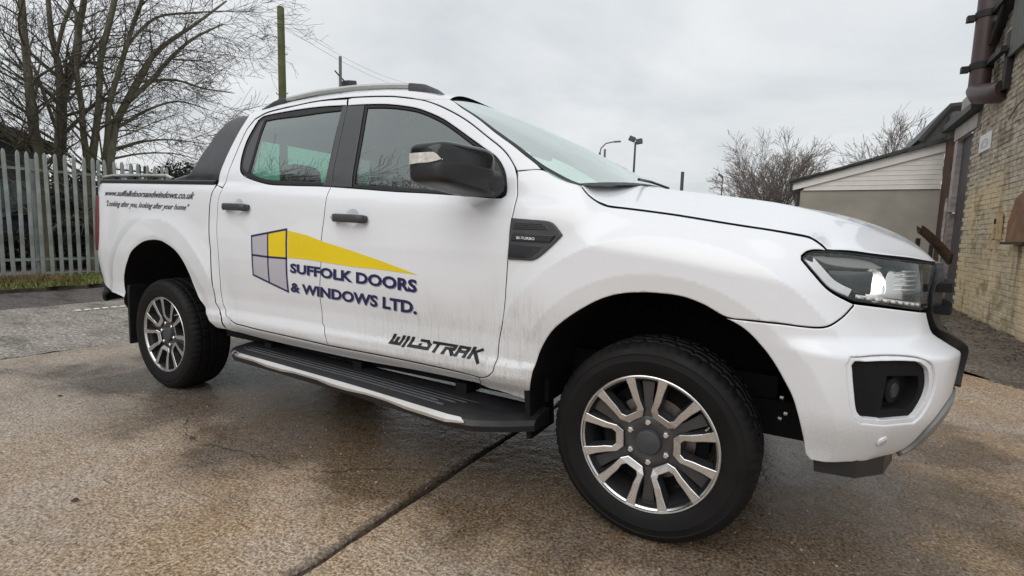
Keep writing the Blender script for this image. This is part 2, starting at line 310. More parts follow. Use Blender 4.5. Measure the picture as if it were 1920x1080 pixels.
OUT={
 'front_door':[(-0.1556,1.7972),(-0.1223,1.8014),(0.1475,1.7762),(0.2859,1.7517),(0.3966,1.7268),(0.5223,1.6796),(0.6787,1.6029),(0.8333,1.5048),(0.8979,1.4629),(0.9407,1.4281),(0.9865,1.3782),(1.0096,1.3349),(1.0204,1.2951),(1.0313,1.2359),(1.034,1.1924),(1.0303,1.1564),(1.0294,1.1185),(1.0294,1.0553),(1.0265,1.0234),(1.0198,0.88),(1.0204,0.8416),(1.0135,0.7459),(0.9932,0.6667),(0.9875,0.5827),(0.9779,0.5367),(0.9514,0.5106),(0.8873,0.4882),(0.773,0.4943),(0.6428,0.4984),(0.4368,0.5023),(0.2066,0.5028),(-0.0353,0.5018),(-0.0493,0.5575),(-0.0907,0.6138),(-0.0903,0.7403),(-0.0634,0.907),(-0.0582,1.0411),(-0.0438,1.1739),(-0.0526,1.3093),(0.1066,1.2986),(0.3796,1.2791),(0.5684,1.2695),(0.7443,1.2582),(0.8546,1.2504),(0.921,1.2454),(0.9587,1.2452),(0.9742,1.2563),(0.9725,1.285),(0.9563,1.3386),(0.9303,1.3803),(0.8849,1.4238),(0.8148,1.4652),(0.7176,1.5223),(0.6219,1.5783),(0.5413,1.6224),(0.4204,1.6721),(0.3348,1.6984),(0.169,1.731),(0.006,1.7481),(-0.1351,1.7567)],
 'rear_door':[(-0.1644,1.7982),(-0.412,1.8116),(-0.663,1.7973),(-0.8353,1.7792),(-0.9209,1.7446),(-0.9565,1.6708),(-0.9544,1.4876),(-0.9454,1.3791),(-0.9385,1.3142),(-0.95,1.2512),(-0.9487,1.1674),(-0.95,1.0433),(-0.9389,0.9346),(-0.9408,0.7927),(-0.9405,0.6647),(-0.8989,0.5798),(-0.8508,0.5469),(-0.8089,0.5307),(-0.7231,0.5263),(-0.5986,0.5191),(-0.298,0.5109),(-0.1172,0.5052),(-0.0353,0.5018),(-0.0493,0.5575),(-0.0907,0.6138),(-0.0903,0.7403),(-0.0634,0.907),(-0.0582,1.0411),(-0.0438,1.1739),(-0.0526,1.3093),(-0.1471,1.3138),(-0.328,1.3198),(-0.5275,1.3294),(-0.6416,1.3469),(-0.7579,1.3742),(-0.807,1.3944),(-0.8453,1.4243),(-0.8847,1.4977),(-0.9077,1.6059),(-0.8944,1.6936),(-0.8849,1.7379),(-0.8498,1.7593),(-0.7272,1.7687),(-0.5413,1.7742),(-0.3612,1.7723),(-0.1867,1.7621),(-0.1436,1.7576)],
 'pillar_r':[(-0.1751,1.7562),(-0.1333,1.7534),(-0.0488,1.3093),(-0.1163,1.3146),(-0.1018,1.3516),(-0.1314,1.5387)],
 'pillar_f':[(-0.1333,1.7534),(-0.0036,1.7445),(0.0399,1.5568),(0.0945,1.3015),(-0.0488,1.3093)],
 'front_open':[(-0.0044,1.7461),(0.1703,1.728),(0.336,1.6955),(0.4214,1.6693),(0.5422,1.6197),(0.6227,1.5757),(0.7184,1.5197),(0.8155,1.4628),(0.8856,1.4214),(0.9277,1.3804),(0.9538,1.3387),(0.97,1.2851),(0.9709,1.2586),(0.9578,1.2474),(0.92,1.2477),(0.8536,1.2527),(0.7431,1.2606),(0.5671,1.272),(0.3781,1.2817),(0.0945,1.3015),(0.0399,1.5568)],
 'front_glass':[(0.0193,1.7287),(0.1769,1.7128),(0.3341,1.6831),(0.4192,1.6573),(0.5407,1.6055),(0.6213,1.5618),(0.7107,1.5079),(0.7889,1.4606),(0.8183,1.434),(0.862,1.2641),(0.7376,1.2748),(0.5611,1.2879),(0.3707,1.3008),(0.1059,1.3199),(0.0589,1.5556)],
 'mirror_base':[(0.8169,1.4389),(0.8868,1.4074),(0.9257,1.369),(0.9478,1.3321),(0.9624,1.2852),(0.9627,1.2609),(0.9509,1.252),(0.8637,1.2595)],
 'rear_open':[(-0.1761,1.7579),(-0.3589,1.7688),(-0.5387,1.7706),(-0.7244,1.7649),(-0.8469,1.7555),(-0.8767,1.7337),(-0.8865,1.6895),(-0.8999,1.602),(-0.8772,1.4941),(-0.8424,1.4275),(-0.8039,1.3974),(-0.7543,1.3772),(-0.6429,1.3499),(-0.5292,1.3324),(-0.3296,1.3227),(-0.1163,1.3146),(-0.1018,1.3516),(-0.1314,1.5387)],
 'rear_glass':[(-0.1724,1.7325),(-0.3381,1.7344),(-0.5132,1.7315),(-0.7012,1.7319),(-0.8065,1.7276),(-0.7967,1.6288),(-0.7671,1.4923),(-0.7482,1.4021),(-0.6232,1.3707),(-0.5294,1.3534),(-0.338,1.3431),(-0.1035,1.3323),(-0.1244,1.4514),(-0.1496,1.5841)],
 'rear_quarter':[(-0.8387,1.7304),(-0.8527,1.7143),(-0.8607,1.6738),(-0.8715,1.5902),(-0.852,1.4864),(-0.8265,1.4334),(-0.7729,1.4028),(-0.7619,1.4088),(-0.7793,1.4961),(-0.8093,1.633),(-0.8212,1.7306)],
 'fender':[(1.0072,1.355),(1.1135,1.3584),(1.1781,1.3283),(1.2316,1.308),(1.2876,1.2927),(1.3007,1.2821),(1.3307,1.2534),(1.3691,1.2267),(1.4063,1.2121),(1.461,1.2055),(1.5262,1.1981),(1.6392,1.1839),(1.6917,1.1761),(1.8437,1.1526),(1.9486,1.1376),(2.0192,1.1259),(2.0635,1.1172),(2.0832,1.1063),(2.1,1.0931),(2.1107,1.0805),(2.0779,1.081),(2.0575,1.0755),(2.0436,1.0621),(2.0444,1.0493),(2.0815,1.0057),(2.1151,0.9686),(2.1427,0.9492),(2.169,0.9359),(2.1944,0.924),(2.1949,0.9192),(2.173,0.8901),(2.1489,0.8693),(2.126,0.8563),(2.104,0.8517),(2.0596,0.8513),(1.9973,0.8552),(1.9237,0.8549),(1.8482,0.8558),(1.7777,0.8888),(1.7089,0.9092),(1.6382,0.9138),(1.5651,0.9114),(1.4896,0.8994),(1.4213,0.8741),(1.3505,0.8319),(1.2871,0.7846),(1.2313,0.732),(1.183,0.6543),(1.1569,0.5759),(1.1407,0.5071),(1.1108,0.4173),(1.0028,0.4348),(0.8719,0.4423),(0.8851,0.4847),(0.9514,0.5106),(0.9779,0.5367),(0.9875,0.5827),(0.9932,0.6667),(1.0135,0.7459),(1.0204,0.8416),(1.0198,0.88),(1.0265,1.0234),(1.0294,1.0553),(1.0294,1.1185),(1.0303,1.1564),(1.034,1.1924),(1.0313,1.2359),(1.0204,1.2951)],
 'a_pillar':[(0.3949,1.7311),(0.5209,1.6838),(0.6775,1.6068),(0.8323,1.5085),(0.897,1.4665),(0.9395,1.4327),(0.9853,1.3827),(1.0054,1.3573),(1.1106,1.3607),(1.0895,1.3791),(1.0248,1.4218),(0.9588,1.4664),(0.8558,1.5297),(0.7424,1.605),(0.6322,1.6687),(0.5536,1.7139)],
 'sill':[(-0.8092,0.5274),(-0.7243,0.523),(-0.601,0.5155),(-0.3006,0.5073),(-0.1196,0.5017),(-0.0375,0.4984),(0.2047,0.4995),(0.4353,0.4992),(0.6413,0.4953),(0.7715,0.4912),(0.8851,0.4847),(0.8732,0.4454),(0.7445,0.4461),(0.5407,0.4476),(0.1551,0.4392),(-0.5527,0.4485),(-0.8691,0.4696),(-0.9096,0.4808),(-0.8985,0.5429),(-0.8592,0.5461)],
 'bed':[(-1.0205,1.3401),(-1.603,1.3599),(-2.2091,1.3762),(-2.3595,1.3774),(-2.454,1.357),(-2.4601,1.318),(-2.4235,1.2685),(-2.3926,1.1571),(-2.3976,1.0805),(-2.4373,0.9519),(-2.4724,0.8826),(-2.4724,0.8395),(-2.4724,0.7965),(-2.4724,0.734),(-2.4724,0.648),(-2.3539,0.6006),(-2.1252,0.5773),(-2.0966,0.5702),(-2.0986,0.6716),(-2.0483,0.7585),(-1.9799,0.8366),(-1.9152,0.8981),(-1.8289,0.9446),(-1.7364,0.9762),(-1.6317,0.9901),(-1.5309,0.9865),(-1.4513,0.9657),(-1.3675,0.9322),(-1.3083,0.8885),(-1.2628,0.8245),(-1.2347,0.7359),(-1.1969,0.648),(-1.0797,0.5661),(-1.0179,0.5002),(-0.9971,0.479),(-0.9096,0.4808),(-0.9215,0.5634),(-1,0.6375),(-1.0038,0.754),(-1.0171,0.9311),(-1.0309,1.0411),(-1.0321,1.2013),(-1.0275,1.2929),(-1.019,1.3187)],
 'cab_rear':[(-1.0066,1.3348),(-0.9435,1.3207),(-0.9484,1.3855),(-0.9592,1.4944),(-0.9615,1.6781),(-0.9267,1.7522),(-0.842,1.7871),(-0.67,1.8052),(-0.8651,1.8115),(-1.0074,1.7963),(-1.0115,1.7527),(-1.0305,1.6554),(-1.0385,1.5251),(-1.0286,1.4074)],
 'cab_lower':[(-0.9385,1.3142),(-1.0066,1.3348),(-1.0222,1.2928),(-1.0267,1.2013),(-1.0254,1.0412),(-1.0124,0.9313),(-1.0001,0.7542),(-0.9945,0.638),(-0.918,0.5637),(-0.9016,0.4852),(-0.8592,0.4782),(-0.8508,0.5469),(-0.8989,0.5798),(-0.9405,0.6647),(-0.9408,0.7927),(-0.9389,0.9346),(-0.95,1.0433),(-0.9487,1.1674),(-0.95,1.2512)],
 'cant':[(-0.8651,1.8115),(-0.67,1.8052),(-0.4166,1.8174),(-0.1259,1.8068),(0.145,1.7811),(0.2839,1.7562),(0.3949,1.7311),(0.5536,1.7139),(0.4525,1.7498),(0.3231,1.7822),(0.1248,1.8161),(-0.148,1.8377),(-0.4408,1.8465),(-0.6892,1.8364)],
 'lamp':[(2.1107,1.0821),(2.0779,1.0794),(2.0605,1.074),(2.0466,1.0606),(2.0473,1.0494),(2.0828,1.0081),(2.1164,0.971),(2.1439,0.9524),(2.1702,0.9399),(2.1953,0.9304),(2.2552,0.9233),(2.3365,0.914),(2.4903,0.8996)],
 'lamp_right':[(2.5002,0.9107),(2.4927,0.9519),(2.5141,0.9842),(2.5641,1.0173),(2.6085,1.0468)],
 'lamp_top':[(2.1107,1.0821),(2.1782,1.0786),(2.271,1.0692),(2.3821,1.0599),(2.5837,1.0512)],
 'bumper_top':[(1.8467,0.8521),(1.9239,0.8523),(1.9974,0.8528),(2.0597,0.8497),(2.1041,0.8493),(2.126,0.854),(2.149,0.867),(2.1732,0.8877),(2.1966,0.9177),(2.1959,0.9241),(2.2557,0.9185),(2.3371,0.9099),(2.4605,0.8968)],
 'bumper_arch':[(1.8467,0.8521),(1.9022,0.8241),(1.951,0.7789),(1.9861,0.7281),(2.0153,0.6739),(2.038,0.6275),(2.0598,0.5627),(2.08,0.5005),(2.0998,0.4438),(2.1248,0.4226),(2.1736,0.4219),(2.244,0.4275),(2.3623,0.4296),(2.467,0.429),(2.4978,0.4603)],
 'skid_edge':[(2.5039,0.4603),(2.4711,0.5701),(2.4921,0.6151)],
 'fog':[(2.166,0.7503),(2.1736,0.7642),(2.2376,0.7681),(2.3407,0.764),(2.374,0.7492),(2.3918,0.7334),(2.4093,0.6836),(2.4071,0.6429),(2.3866,0.5931),(2.374,0.5782),(2.2863,0.5829),(2.2162,0.5881),(2.1967,0.6072),(2.1795,0.6754)],
 'sensor':[(2.2901,0.5154)],
 'handle_f':[(0.0306,1.151),(0.2667,1.1438)],
 'handle_r':[(-0.8741,1.2047),(-0.631,1.1961)],
 'vent':[(1.0319,1.1628),(1.1288,1.1576),(1.1896,1.1543),(1.2175,1.1467),(1.2464,1.1192),(1.2609,1.1017),(1.2388,1.0771),(1.1974,1.0373),(1.1649,1.0114),(1.1367,0.9996),(1.0928,0.9993),(1.0276,0.9991),(1.0294,1.0553),(1.0294,1.1185)],
 'badge':[(1.0651,1.0984),(1.1576,1.0927),(1.1586,1.0775),(1.0667,1.0776)],
 'logo_frame':[(-0.6167,1.0446),(-0.3222,1.0884),(-0.3243,0.9358),(-0.3323,0.7574),(-0.6156,0.8296),(-0.6144,0.941),(-0.4768,0.9359),(-0.4749,1.0659),(-0.4806,0.7979)],
 'yellow_in':[(-0.4678,1.0629),(-0.324,1.0852),(-0.326,0.942),(-0.4696,0.9401)],
 'yellow':[(-0.3124,1.0824),(-0.1548,1.0602),(-0.0529,1.0354),(0.1668,0.9945),(0.343,0.9582),(0.566,0.9077),(0.3207,0.9183),(0.1663,0.9204),(-0.0494,0.9317),(-0.1732,0.9385),(-0.3127,0.9395)],
 't1':[(-0.299,0.8619),(0.5592,0.8251),(-0.2945,0.9124),(0.5621,0.8852)],
 't2':[(-0.3126,0.759),(0.5482,0.724),(-0.3015,0.8111),(0.5554,0.7852)],
 'wild':[(0.3804,0.5689),(0.9199,0.5638),(0.3796,0.6144),(0.923,0.603)],
 'web':[(-2.3141,1.2871),(-1.2004,1.2575),(-2.3234,1.3199),(-1.1989,1.2929)],
 'look':[(-2.2875,1.2112),(-1.2697,1.1889),(-2.2901,1.2458),(-1.2394,1.2187)],
 'redlamp':[(-2.4601,1.2735),(-2.4421,1.2689),(-2.4011,1.1571),(-2.4114,1.0032),(-2.4961,0.9218),(-2.4724,0.8826)],
 'arch_f':[(1.8482,0.8558),(1.7777,0.8888),(1.7089,0.9092),(1.6382,0.9138),(1.5651,0.9114),(1.4896,0.8994),(1.4213,0.8741),(1.3505,0.8319),(1.2871,0.7846),(1.2313,0.732),(1.183,0.6543),(1.1569,0.5759),(1.1407,0.5071),(1.1108,0.4173)],
 'arch_r':[(-2.2693,0.3821),(-2.0966,0.5702),(-2.0986,0.6716),(-2.0483,0.7585),(-1.9799,0.8366),(-1.9152,0.8981),(-1.8289,0.9446),(-1.7364,0.9762),(-1.6317,0.9901),(-1.5309,0.9865),(-1.4513,0.9657),(-1.3675,0.9322),(-1.3083,0.8885),(-1.2628,0.8245),(-1.2347,0.7359),(-1.1969,0.648),(-1.0797,0.5661),(-1.0179,0.5002),(-0.9971,0.479)],
 'hood_edge':[(1.2961,1.2906),(1.3272,1.2596),(1.3675,1.2319),(1.4043,1.2183),(1.459,1.2116),(1.5244,1.204),(1.6378,1.1896),(1.6904,1.1818),(1.8428,1.1579),(1.948,1.1427),(2.0189,1.1318),(2.0635,1.123),(2.0832,1.1121),(2.1014,1.098),(2.1136,1.0846),(2.1784,1.0834),(2.2714,1.074),(2.3831,1.0663)],
 'ws_edge':[(0.5536,1.7139),(0.6322,1.6687),(0.7424,1.605),(0.8558,1.5297),(0.9588,1.4664),(1.0248,1.4218),(1.0895,1.3791),(1.1477,1.3487),(1.2309,1.3102),(1.2896,1.2927)],
 'sail':[(-1.0271,1.7946),(-1.138,1.7903),(-1.215,1.7711),(-1.2825,1.7026),(-1.3112,1.621),(-1.3415,1.5436),(-1.354,1.4661),(-1.3798,1.4179),(-1.4984,1.3969),(-1.6618,1.3815),(-1.0395,1.3505),(-1.0394,1.4077),(-1.0496,1.5257),(-1.0418,1.6562),(-1.0262,1.7577)],
 'seal':[(-1.0152,1.7934),(-1.0204,1.7571),(-1.0361,1.6558),(-1.044,1.5254),(-1.034,1.4075),(-1.0342,1.3504),(-1.0134,1.345),(-1.0211,1.4038),(-1.0275,1.5246),(-1.0193,1.6546),(-1,1.7517),(-0.9973,1.7916)]}
# ------------------------------------------------------------------ panels cut out of the body surface
def SN(u,z,d=0.):
    """surface point pushed out by d along the normal, and the normal"""
    u=np.asarray(u,float); z=np.asarray(z,float); e=2e-3
    P=np.stack(S(u,z),-1); a=np.stack(S(u+e,z),-1)-np.stack(S(u-e,z),-1); b=np.stack(S(u,z+e),-1)-np.stack(S(u,z-e),-1)
    n=np.cross(a,b); n/=np.linalg.norm(n,axis=-1,keepdims=True)+1e-12
    return P+n*np.asarray(d)[...,None] if np.ndim(d) else P+n*d, n
_t,_n=SN(np.array([0.]),np.array([.8])); NSIGN=1 if _n[0,1]<0 else -1
def SP(u,z,d=0.):
    P,n=SN(u,z,0); n=n*NSIGN; return P+n*(d if np.ndim(d)==0 else np.asarray(d)[:,None]), n
def smooth_loop(pts,step=.014,corner=32):
    pts=[np.array(p,float) for p in pts]; n=len(pts); out=[]
    def corner_at(i):
        a=pts[i]-pts[i-1]; b=pts[(i+1)%n]-pts[i]
        c=np.dot(a,b)/(np.linalg.norm(a)*np.linalg.norm(b)+1e-12); return math.degrees(math.acos(np.clip(c,-1,1)))>corner
    C=[corner_at(i) for i in range(n)]
    for i in range(n):
        p1,p2=pts[i],pts[(i+1)%n]; p0=pts[i-1]; p3=pts[(i+2)%n]; L=np.linalg.norm(p2-p1)
        if L<1e-6: continue
        m1=(p2-p1) if C[i] else (p2-p0)*(L/(np.linalg.norm(p1-p0)+L))
        m2=(p2-p1) if C[(i+1)%n] else (p3-p1)*(L/(np.linalg.norm(p3-p2)+L))
        k=max(1,int(round(L/step)))
        for j in range(k):
            t=j/k; out.append((2*t**3-3*t**2+1)*p1+(t**3-2*t**2+t)*m1+(-2*t**3+3*t**2)*p2+(t**3-t**2)*m2)
    return np.array(out)
def area(P): x,y=P[:,0],P[:,1]; return .5*np.sum(x*np.roll(y,-1)-np.roll(x,-1)*y)
def offset_loop(P,d):
    """d>0 shrinks a counter-clockwise loop"""
    a=P-np.roll(P,1,0); b=np.roll(P,-1,0)-P
    t=a/(np.linalg.norm(a,axis=1,keepdims=True)+1e-12)+b/(np.linalg.norm(b,axis=1,keepdims=True)+1e-12)
    t/=np.linalg.norm(t,axis=1,keepdims=True)+1e-12; n=np.stack([-t[:,1],t[:,0]],1); return P+n*d, n
def inside(P,L):
    x,y=P[:,0][:,None],P[:,1][:,None]; x1,y1=L[:,0],L[:,1]; x2,y2=np.roll(L[:,0],-1),np.roll(L[:,1],-1)
    c=((y1>y)!=(y2>y))&(x<(x2-x1)*(y-y1)/(y2-y1+1e-15)+x1); return (c.sum(1)%2)==1
def dist_to(P,L):
    d=np.full(len(P),9.)
    for k in range(0,len(L),64): d=np.minimum(d,np.sqrt(((P[:,None]-L[None,k:k+64])**2).sum(-1)).min(1))
    return d
SURF=SP
def panel(name,poly,mat,parent,holes=(),d=0.,inset=.0019,depth=.016,step=.022,mirror=True,join=False,estep=.012,corner=32,surf=None,edge=.0045,raw=False,far_parent=None):
    surf=surf or SURF
    L=np.array(poly,float) if raw else smooth_loop(poly,estep,corner)
    if area(L)<0: L=L[::-1]
    loops=[]
    o,_=offset_loop(L,inset)
    if join: ce=(L[:,0]>2.7495)|(L[:,0]<-2.7795); o[ce,0]=L[ce,0]
    loops.append(o); H=[]
    for h in holes:
        h=smooth_loop(h,estep,corner)
        if area(h)>0: h=h[::-1]
        h,_=offset_loop(h,inset); loops.append(h); H.append(h)
    verts=[];edges=[];ring=[]
    for l in loops:
        k=len(verts); verts+=list(l); edges+=[(k+i,k+(i+1)%len(l)) for i in range(len(l))]; ring.append((k,len(l)))
    inner=[]
    for l in loops:
        q,_=offset_loop(l,edge); inner.append(q)
    cand=np.concatenate(inner)
    ok=inside(cand,loops[0])
    for h in H: ok&=~inside(cand,h)
    allb=np.concatenate(loops); ok&=dist_to(cand,allb)>edge*.75
    cand=cand[ok]
    x0,y0=loops[0].min(0); x1,y1=loops[0].max(0)
    gx,gy=np.meshgrid(np.arange(x0,x1,step),np.arange(y0,y1,step)); gx=gx+(np.arange(gx.shape[0])%2)[:,None]*step*.5
    G=np.stack([gx.ravel(),gy.ravel()],1); G=G[(G[:,0]>x0)&(G[:,1]>y0)]; ok=inside(G,loops[0])
    for h in H: ok&=~inside(G,h)
    G=G[ok]; G=G[dist_to(G,np.concatenate([allb,cand]))>step*.55] if len(G) else G
    verts=np.array(verts); nb=len(verts); allv=np.concatenate([verts,cand,G]) if len(G) else np.concatenate([verts,cand])
    r=mgeo.delaunay_2d_cdt([Vector(v) for v in allv],edges,[],0,1e-6)
    V2=np.array([tuple(v) for v in r[0]]); T=[list(f) for f in r[2]]
    cen=np.array([V2[f].mean(0) for f in T]); ok=inside(cen,loops[0])
    for h in H: ok&=~inside(cen,h)
    T=[f for f,k in zip(T,ok) if k]
    T=[f if (V2[f[1]][0]-V2[f[0]][0])*(V2[f[2]][1]-V2[f[0]][1])-(V2[f[2]][0]-V2[f[0]][0])*(V2[f[1]][1]-V2[f[0]][1])>0 else f[::-1] for f in T]
    P,n=surf(V2[:,0],V2[:,1],d)
    # find boundary verts in output via nearest
    P=P.copy(); nn=n.copy(); V3=[];F3=[];N3=[]
    orig={}
    for i,o in enumerate(r[3]):
        for k in o: orig[k]=i
    fl=[]
    for (k,m),l in zip(ring,loops):
        idx=[orig.get(k+i) for i in range(m)]
        if any(i is None for i in idx): 
            idx=[int(((V2-l[i])**2).sum(1).argmin()) for i in range(m)]
        _,n2=offset_loop(l,0)
        q,_=surf(l[:,0]-n2[:,0]*.01,l[:,1]-n2[:,1]*.01,d); p0,_=surf(l[:,0],l[:,1],d)
        lat=q-p0; lat/=np.linalg.norm(lat,axis=1,keepdims=True)+1e-12
        idx=np.array(idx); nb_=n[idx]
        P[idx]-=nb_*.0014; t=nb_+lat*.75; nn[idx]=t/np.linalg.norm(t,axis=1,keepdims=True)
        fl.append((idx,lat,nb_))
    V3=list(P); N3=list(nn); F3=[f for f in T]
    for idx,lat,nb_ in fl:
        a=len(V3); m=len(idx)
        for i in range(m): V3.append(P[idx[i]]); N3.append(lat[i])
        for i in range(m): V3.append(P[idx[i]]-nb_[i]*depth); N3.append(lat[i])
        for i in range(m):
            j=(i+1)%m; F3.append([a+j,a+i,a+m+i,a+m+j])
    V3=np.array(V3); N3=np.array(N3)
    if NSIGN<0: F3=[f[::-1] for f in F3]
    nsurf=len(T); nouter=len(fl[0][0])
    def build(V,F,Nn,nm,par):
        me=bpy.data.meshes.new(nm); me.from_pydata(V.tolist(),[],F); me.update()
        for p in me.polygons: p.use_smooth=True
        me.normals_split_custom_set_from_vertices(Nn.tolist())
        o=link_mesh(nm,me,mat,par)
        if mat=='paint' and nm!='fog_pocket_rim':  # outer flanges of painted panels coloured black so the shut gaps look shaded
            me.materials.append(MT['void']); tot=len(F3)
            for i,pl in enumerate(me.polygons):
                if nsurf<=i%tot<nsurf+nouter: pl.material_index=1
        return o
    if mirror and join:
        z0=[i for i in range(len(P)) if abs(V3[i][1])<1e-4]
        F3=[f for f in F3 if not all(abs(V3[i][1])<1e-4 for i in f)]
        k=len(V3); Vm=V3*[1,-1,1]; Nm=N3*[1,-1,1]
        zs_=set(z0); Nn=np.concatenate([N3,Nm])
        for i in z0: Nn[i]=[Nn[i][0],0,Nn[i][2]]
        o=build(np.concatenate([V3,Vm]),F3+[[(i if i in zs_ else i+k) for i in f[::-1]] for f in F3],Nn,name,parent); return o,None
    a=build(V3,F3,N3,name,parent); b=None
    if mirror: b=build(V3*[1,-1,1],[f[::-1] for f in F3],N3*[1,-1,1],name,far_parent or parent)
    return a,b
def decal(name,V2,F,mat,parent,d=.0016):
    P,n=SP(V2[:,0],V2[:,1],d); me=bpy.data.meshes.new(name); me.from_pydata(P.tolist(),[],F); me.update()
    me.normals_split_custom_set_from_vertices(n.tolist()) if False else None
    return link_mesh(name,me,mat,parent)
def text_shape(s,bold=0.0,shear=0.,space=1.):
    cu=bpy.data.curves.new('txt','FONT'); cu.body=s; cu.size=1; cu.offset=bold; cu.shear=shear; cu.space_character=space; cu.resolution_u=3
    o=bpy.data.objects.new('txt',cu); col.objects.link(o); bpy.context.view_layer.update()
    me=bpy.data.meshes.new_from_object(o.evaluated_get(bpy.context.evaluated_depsgraph_get()))
    V=np.array([v.co[:2] for v in me.vertices]); F=[list(p.vertices) for p in me.polygons]
    bpy.data.objects.remove(o); bpy.data.curves.remove(cu); bpy.data.meshes.remove(me); return V,F
def to_quad(V,bb,quad):
    """bb=(x0,y0,x1,y1) of the shape -> quad (bl,br,tl,tr) in surface coordinates"""
    x0,y0,x1,y1=bb; s=((V[:,0]-x0)/(x1-x0))[:,None]; t=((V[:,1]-y0)/(y1-y0))[:,None]; bl,br,tl,tr=[np.array(q) for q in quad]
    return bl*(1-s)*(1-t)+br*s*(1-t)+tl*(1-s)*t+tr*s*t
def subdivide(V,F,maxlen):
    bm=bmesh.new(); vs=[bm.verts.new((*v,0)) for v in V]
    for f in F:
        try: bm.faces.new([vs[i] for i in f])
        except ValueError: pass
    bmesh.ops.triangulate(bm,faces=bm.faces[:])
    for _ in range(5):
        es=[e for e in bm.edges if e.calc_length()>maxlen]
        if not es: break
        bmesh.ops.subdivide_edges(bm,edges=es,cuts=1); bmesh.ops.triangulate(bm,faces=[f for f in bm.faces if len(f.verts)>3])
    bm.verts.index_update(); V=np.array([v.co[:2] for v in bm.verts]); F=[[v.index for v in f.verts] for f in bm.faces]; bm.free(); return V,F

# ------------------------------------------------------------------ the truck
truck=empty('pickup_truck'); tag(truck,'white double-cab pickup truck with blue and yellow door lettering, parked on the wet yard','pickup truck')
G=OUT
def ell(cu,cz,a,b,n=20): return [(cu+a*math.cos(2*math.pi*i/n),cz+b*math.sin(2*math.pi*i/n)) for i in range(n)]
CUPF=(.150,1.150,.046,.043); CUPR=(-.750,1.203,.046,.043)
door_f,door_f2=panel('front_door',G['front_door'],'paint',truck,holes=[ell(*CUPF)])
door_r,door_r2=panel('rear_door',G['rear_door'],'paint',truck,holes=[ell(*CUPR)])
panel('front_wing',G['fender'],'paint',truck,step=.0095)
panel('windscreen_pillar',G['a_pillar'],'paint',truck,inset=.001)
panel('sill_panel',G['sill'],'paint',truck)
panel('roof_side_frame',G['cant'],'paint',truck,inset=.001)
panel('cab_corner_panel',G['cab_rear'],'paint',truck,inset=.0005)
panel('door_rear_pillar',G['cab_lower'],'paint',truck,inset=.0015)
bed=[(-1.022,1.3405),(-1.603,1.3575),(-2.209,1.3745),(-2.40,1.379),(-2.50,1.372),(-2.535,1.345),(-2.54,1.30),(-2.43,1.292),(-2.408,1.27),(-2.397,1.157),(-2.398,1.07),(-2.412,.96),(-2.43,.905),(-2.47,.875),(-2.545,.865),(-2.55,.75),(-2.52,.69),(-2.44,.635),(-2.34,.602),(-2.20,.588)]+G['bed'][16:]
panel('load_bed_side',bed,'paint',truck,step=.013)
panel('tail_lamp',[(-2.42,1.285),(-2.402,1.265),(-2.390,1.157),(-2.391,1.07),(-2.405,.965),(-2.424,.912),(-2.465,.884),(-2.54,.874),(-2.56,1.285)],'red',truck,d=.010,inset=.003)
panel('tailgate',[(-2.552,1.372),(-2.78,1.372),(-2.78,.72),(-2.556,.72)],'paint',truck,join=True,inset=.0)
panel('rear_bumper',[(-2.36,.60),(-2.45,.632),(-2.52,.685),(-2.56,.70),(-2.78,.70),(-2.78,.50),(-2.5,.50)],'black',truck,join=True,inset=.003,d=.004)
# ------ side glass
for side,dr in ((0,door_f),(1,door_f2)):
    pass
def trim_and_glass(openk,glassk,doors,extra=None):
    a,b=panel('window_trim',G[openk],'rubber',doors[0],holes=[G[glassk]],d=-.003,inset=.0006,depth=.02,step=.05,far_parent=doors[1])
    a,b=panel('window_glass',G[glassk],extra or 'glass_side',doors[0],d=-.008,inset=.0,depth=.002,step=.03,far_parent=doors[1])
    if extra: b.data.materials[0]=MT['glass_ws']
trim_and_glass('front_open','front_glass',(door_f,door_f2),'glass_front')
trim_and_glass('rear_open','rear_glass',(door_r,door_r2))
panel('pillar_cover',G['pillar_r'],'bplastic',door_r,d=.0015,inset=.0015,far_parent=door_r2)
panel('pillar_cover',G['pillar_f'],'bplastic',door_f,d=.0015,inset=.0015,far_parent=door_f2)
panel('quarter_glass',G['rear_quarter'],'bplastic',door_r,d=.0005,inset=.001,far_parent=door_r2)
panel('mirror_mount',G['mirror_base'],'black',door_f,d=.003,inset=.001,far_parent=door_f2)
panel('cab_seal',G['seal'],'rubber',truck,d=-.012,inset=.0)
# sports bar sails
def sailsurf(u,z,d=0.):
    P,n=SP(u,z,d-.012); return P,n
panel('sports_bar_sail',G['sail'],'sail',truck,inset=.0,depth=.05,surf=sailsurf,edge=.012)
mb=MB(); mb.box((-1.12,0,1.70),(.14,1.30,.07),b=.02); mb.obj('sports_bar_hoop','bplastic',truck,True)
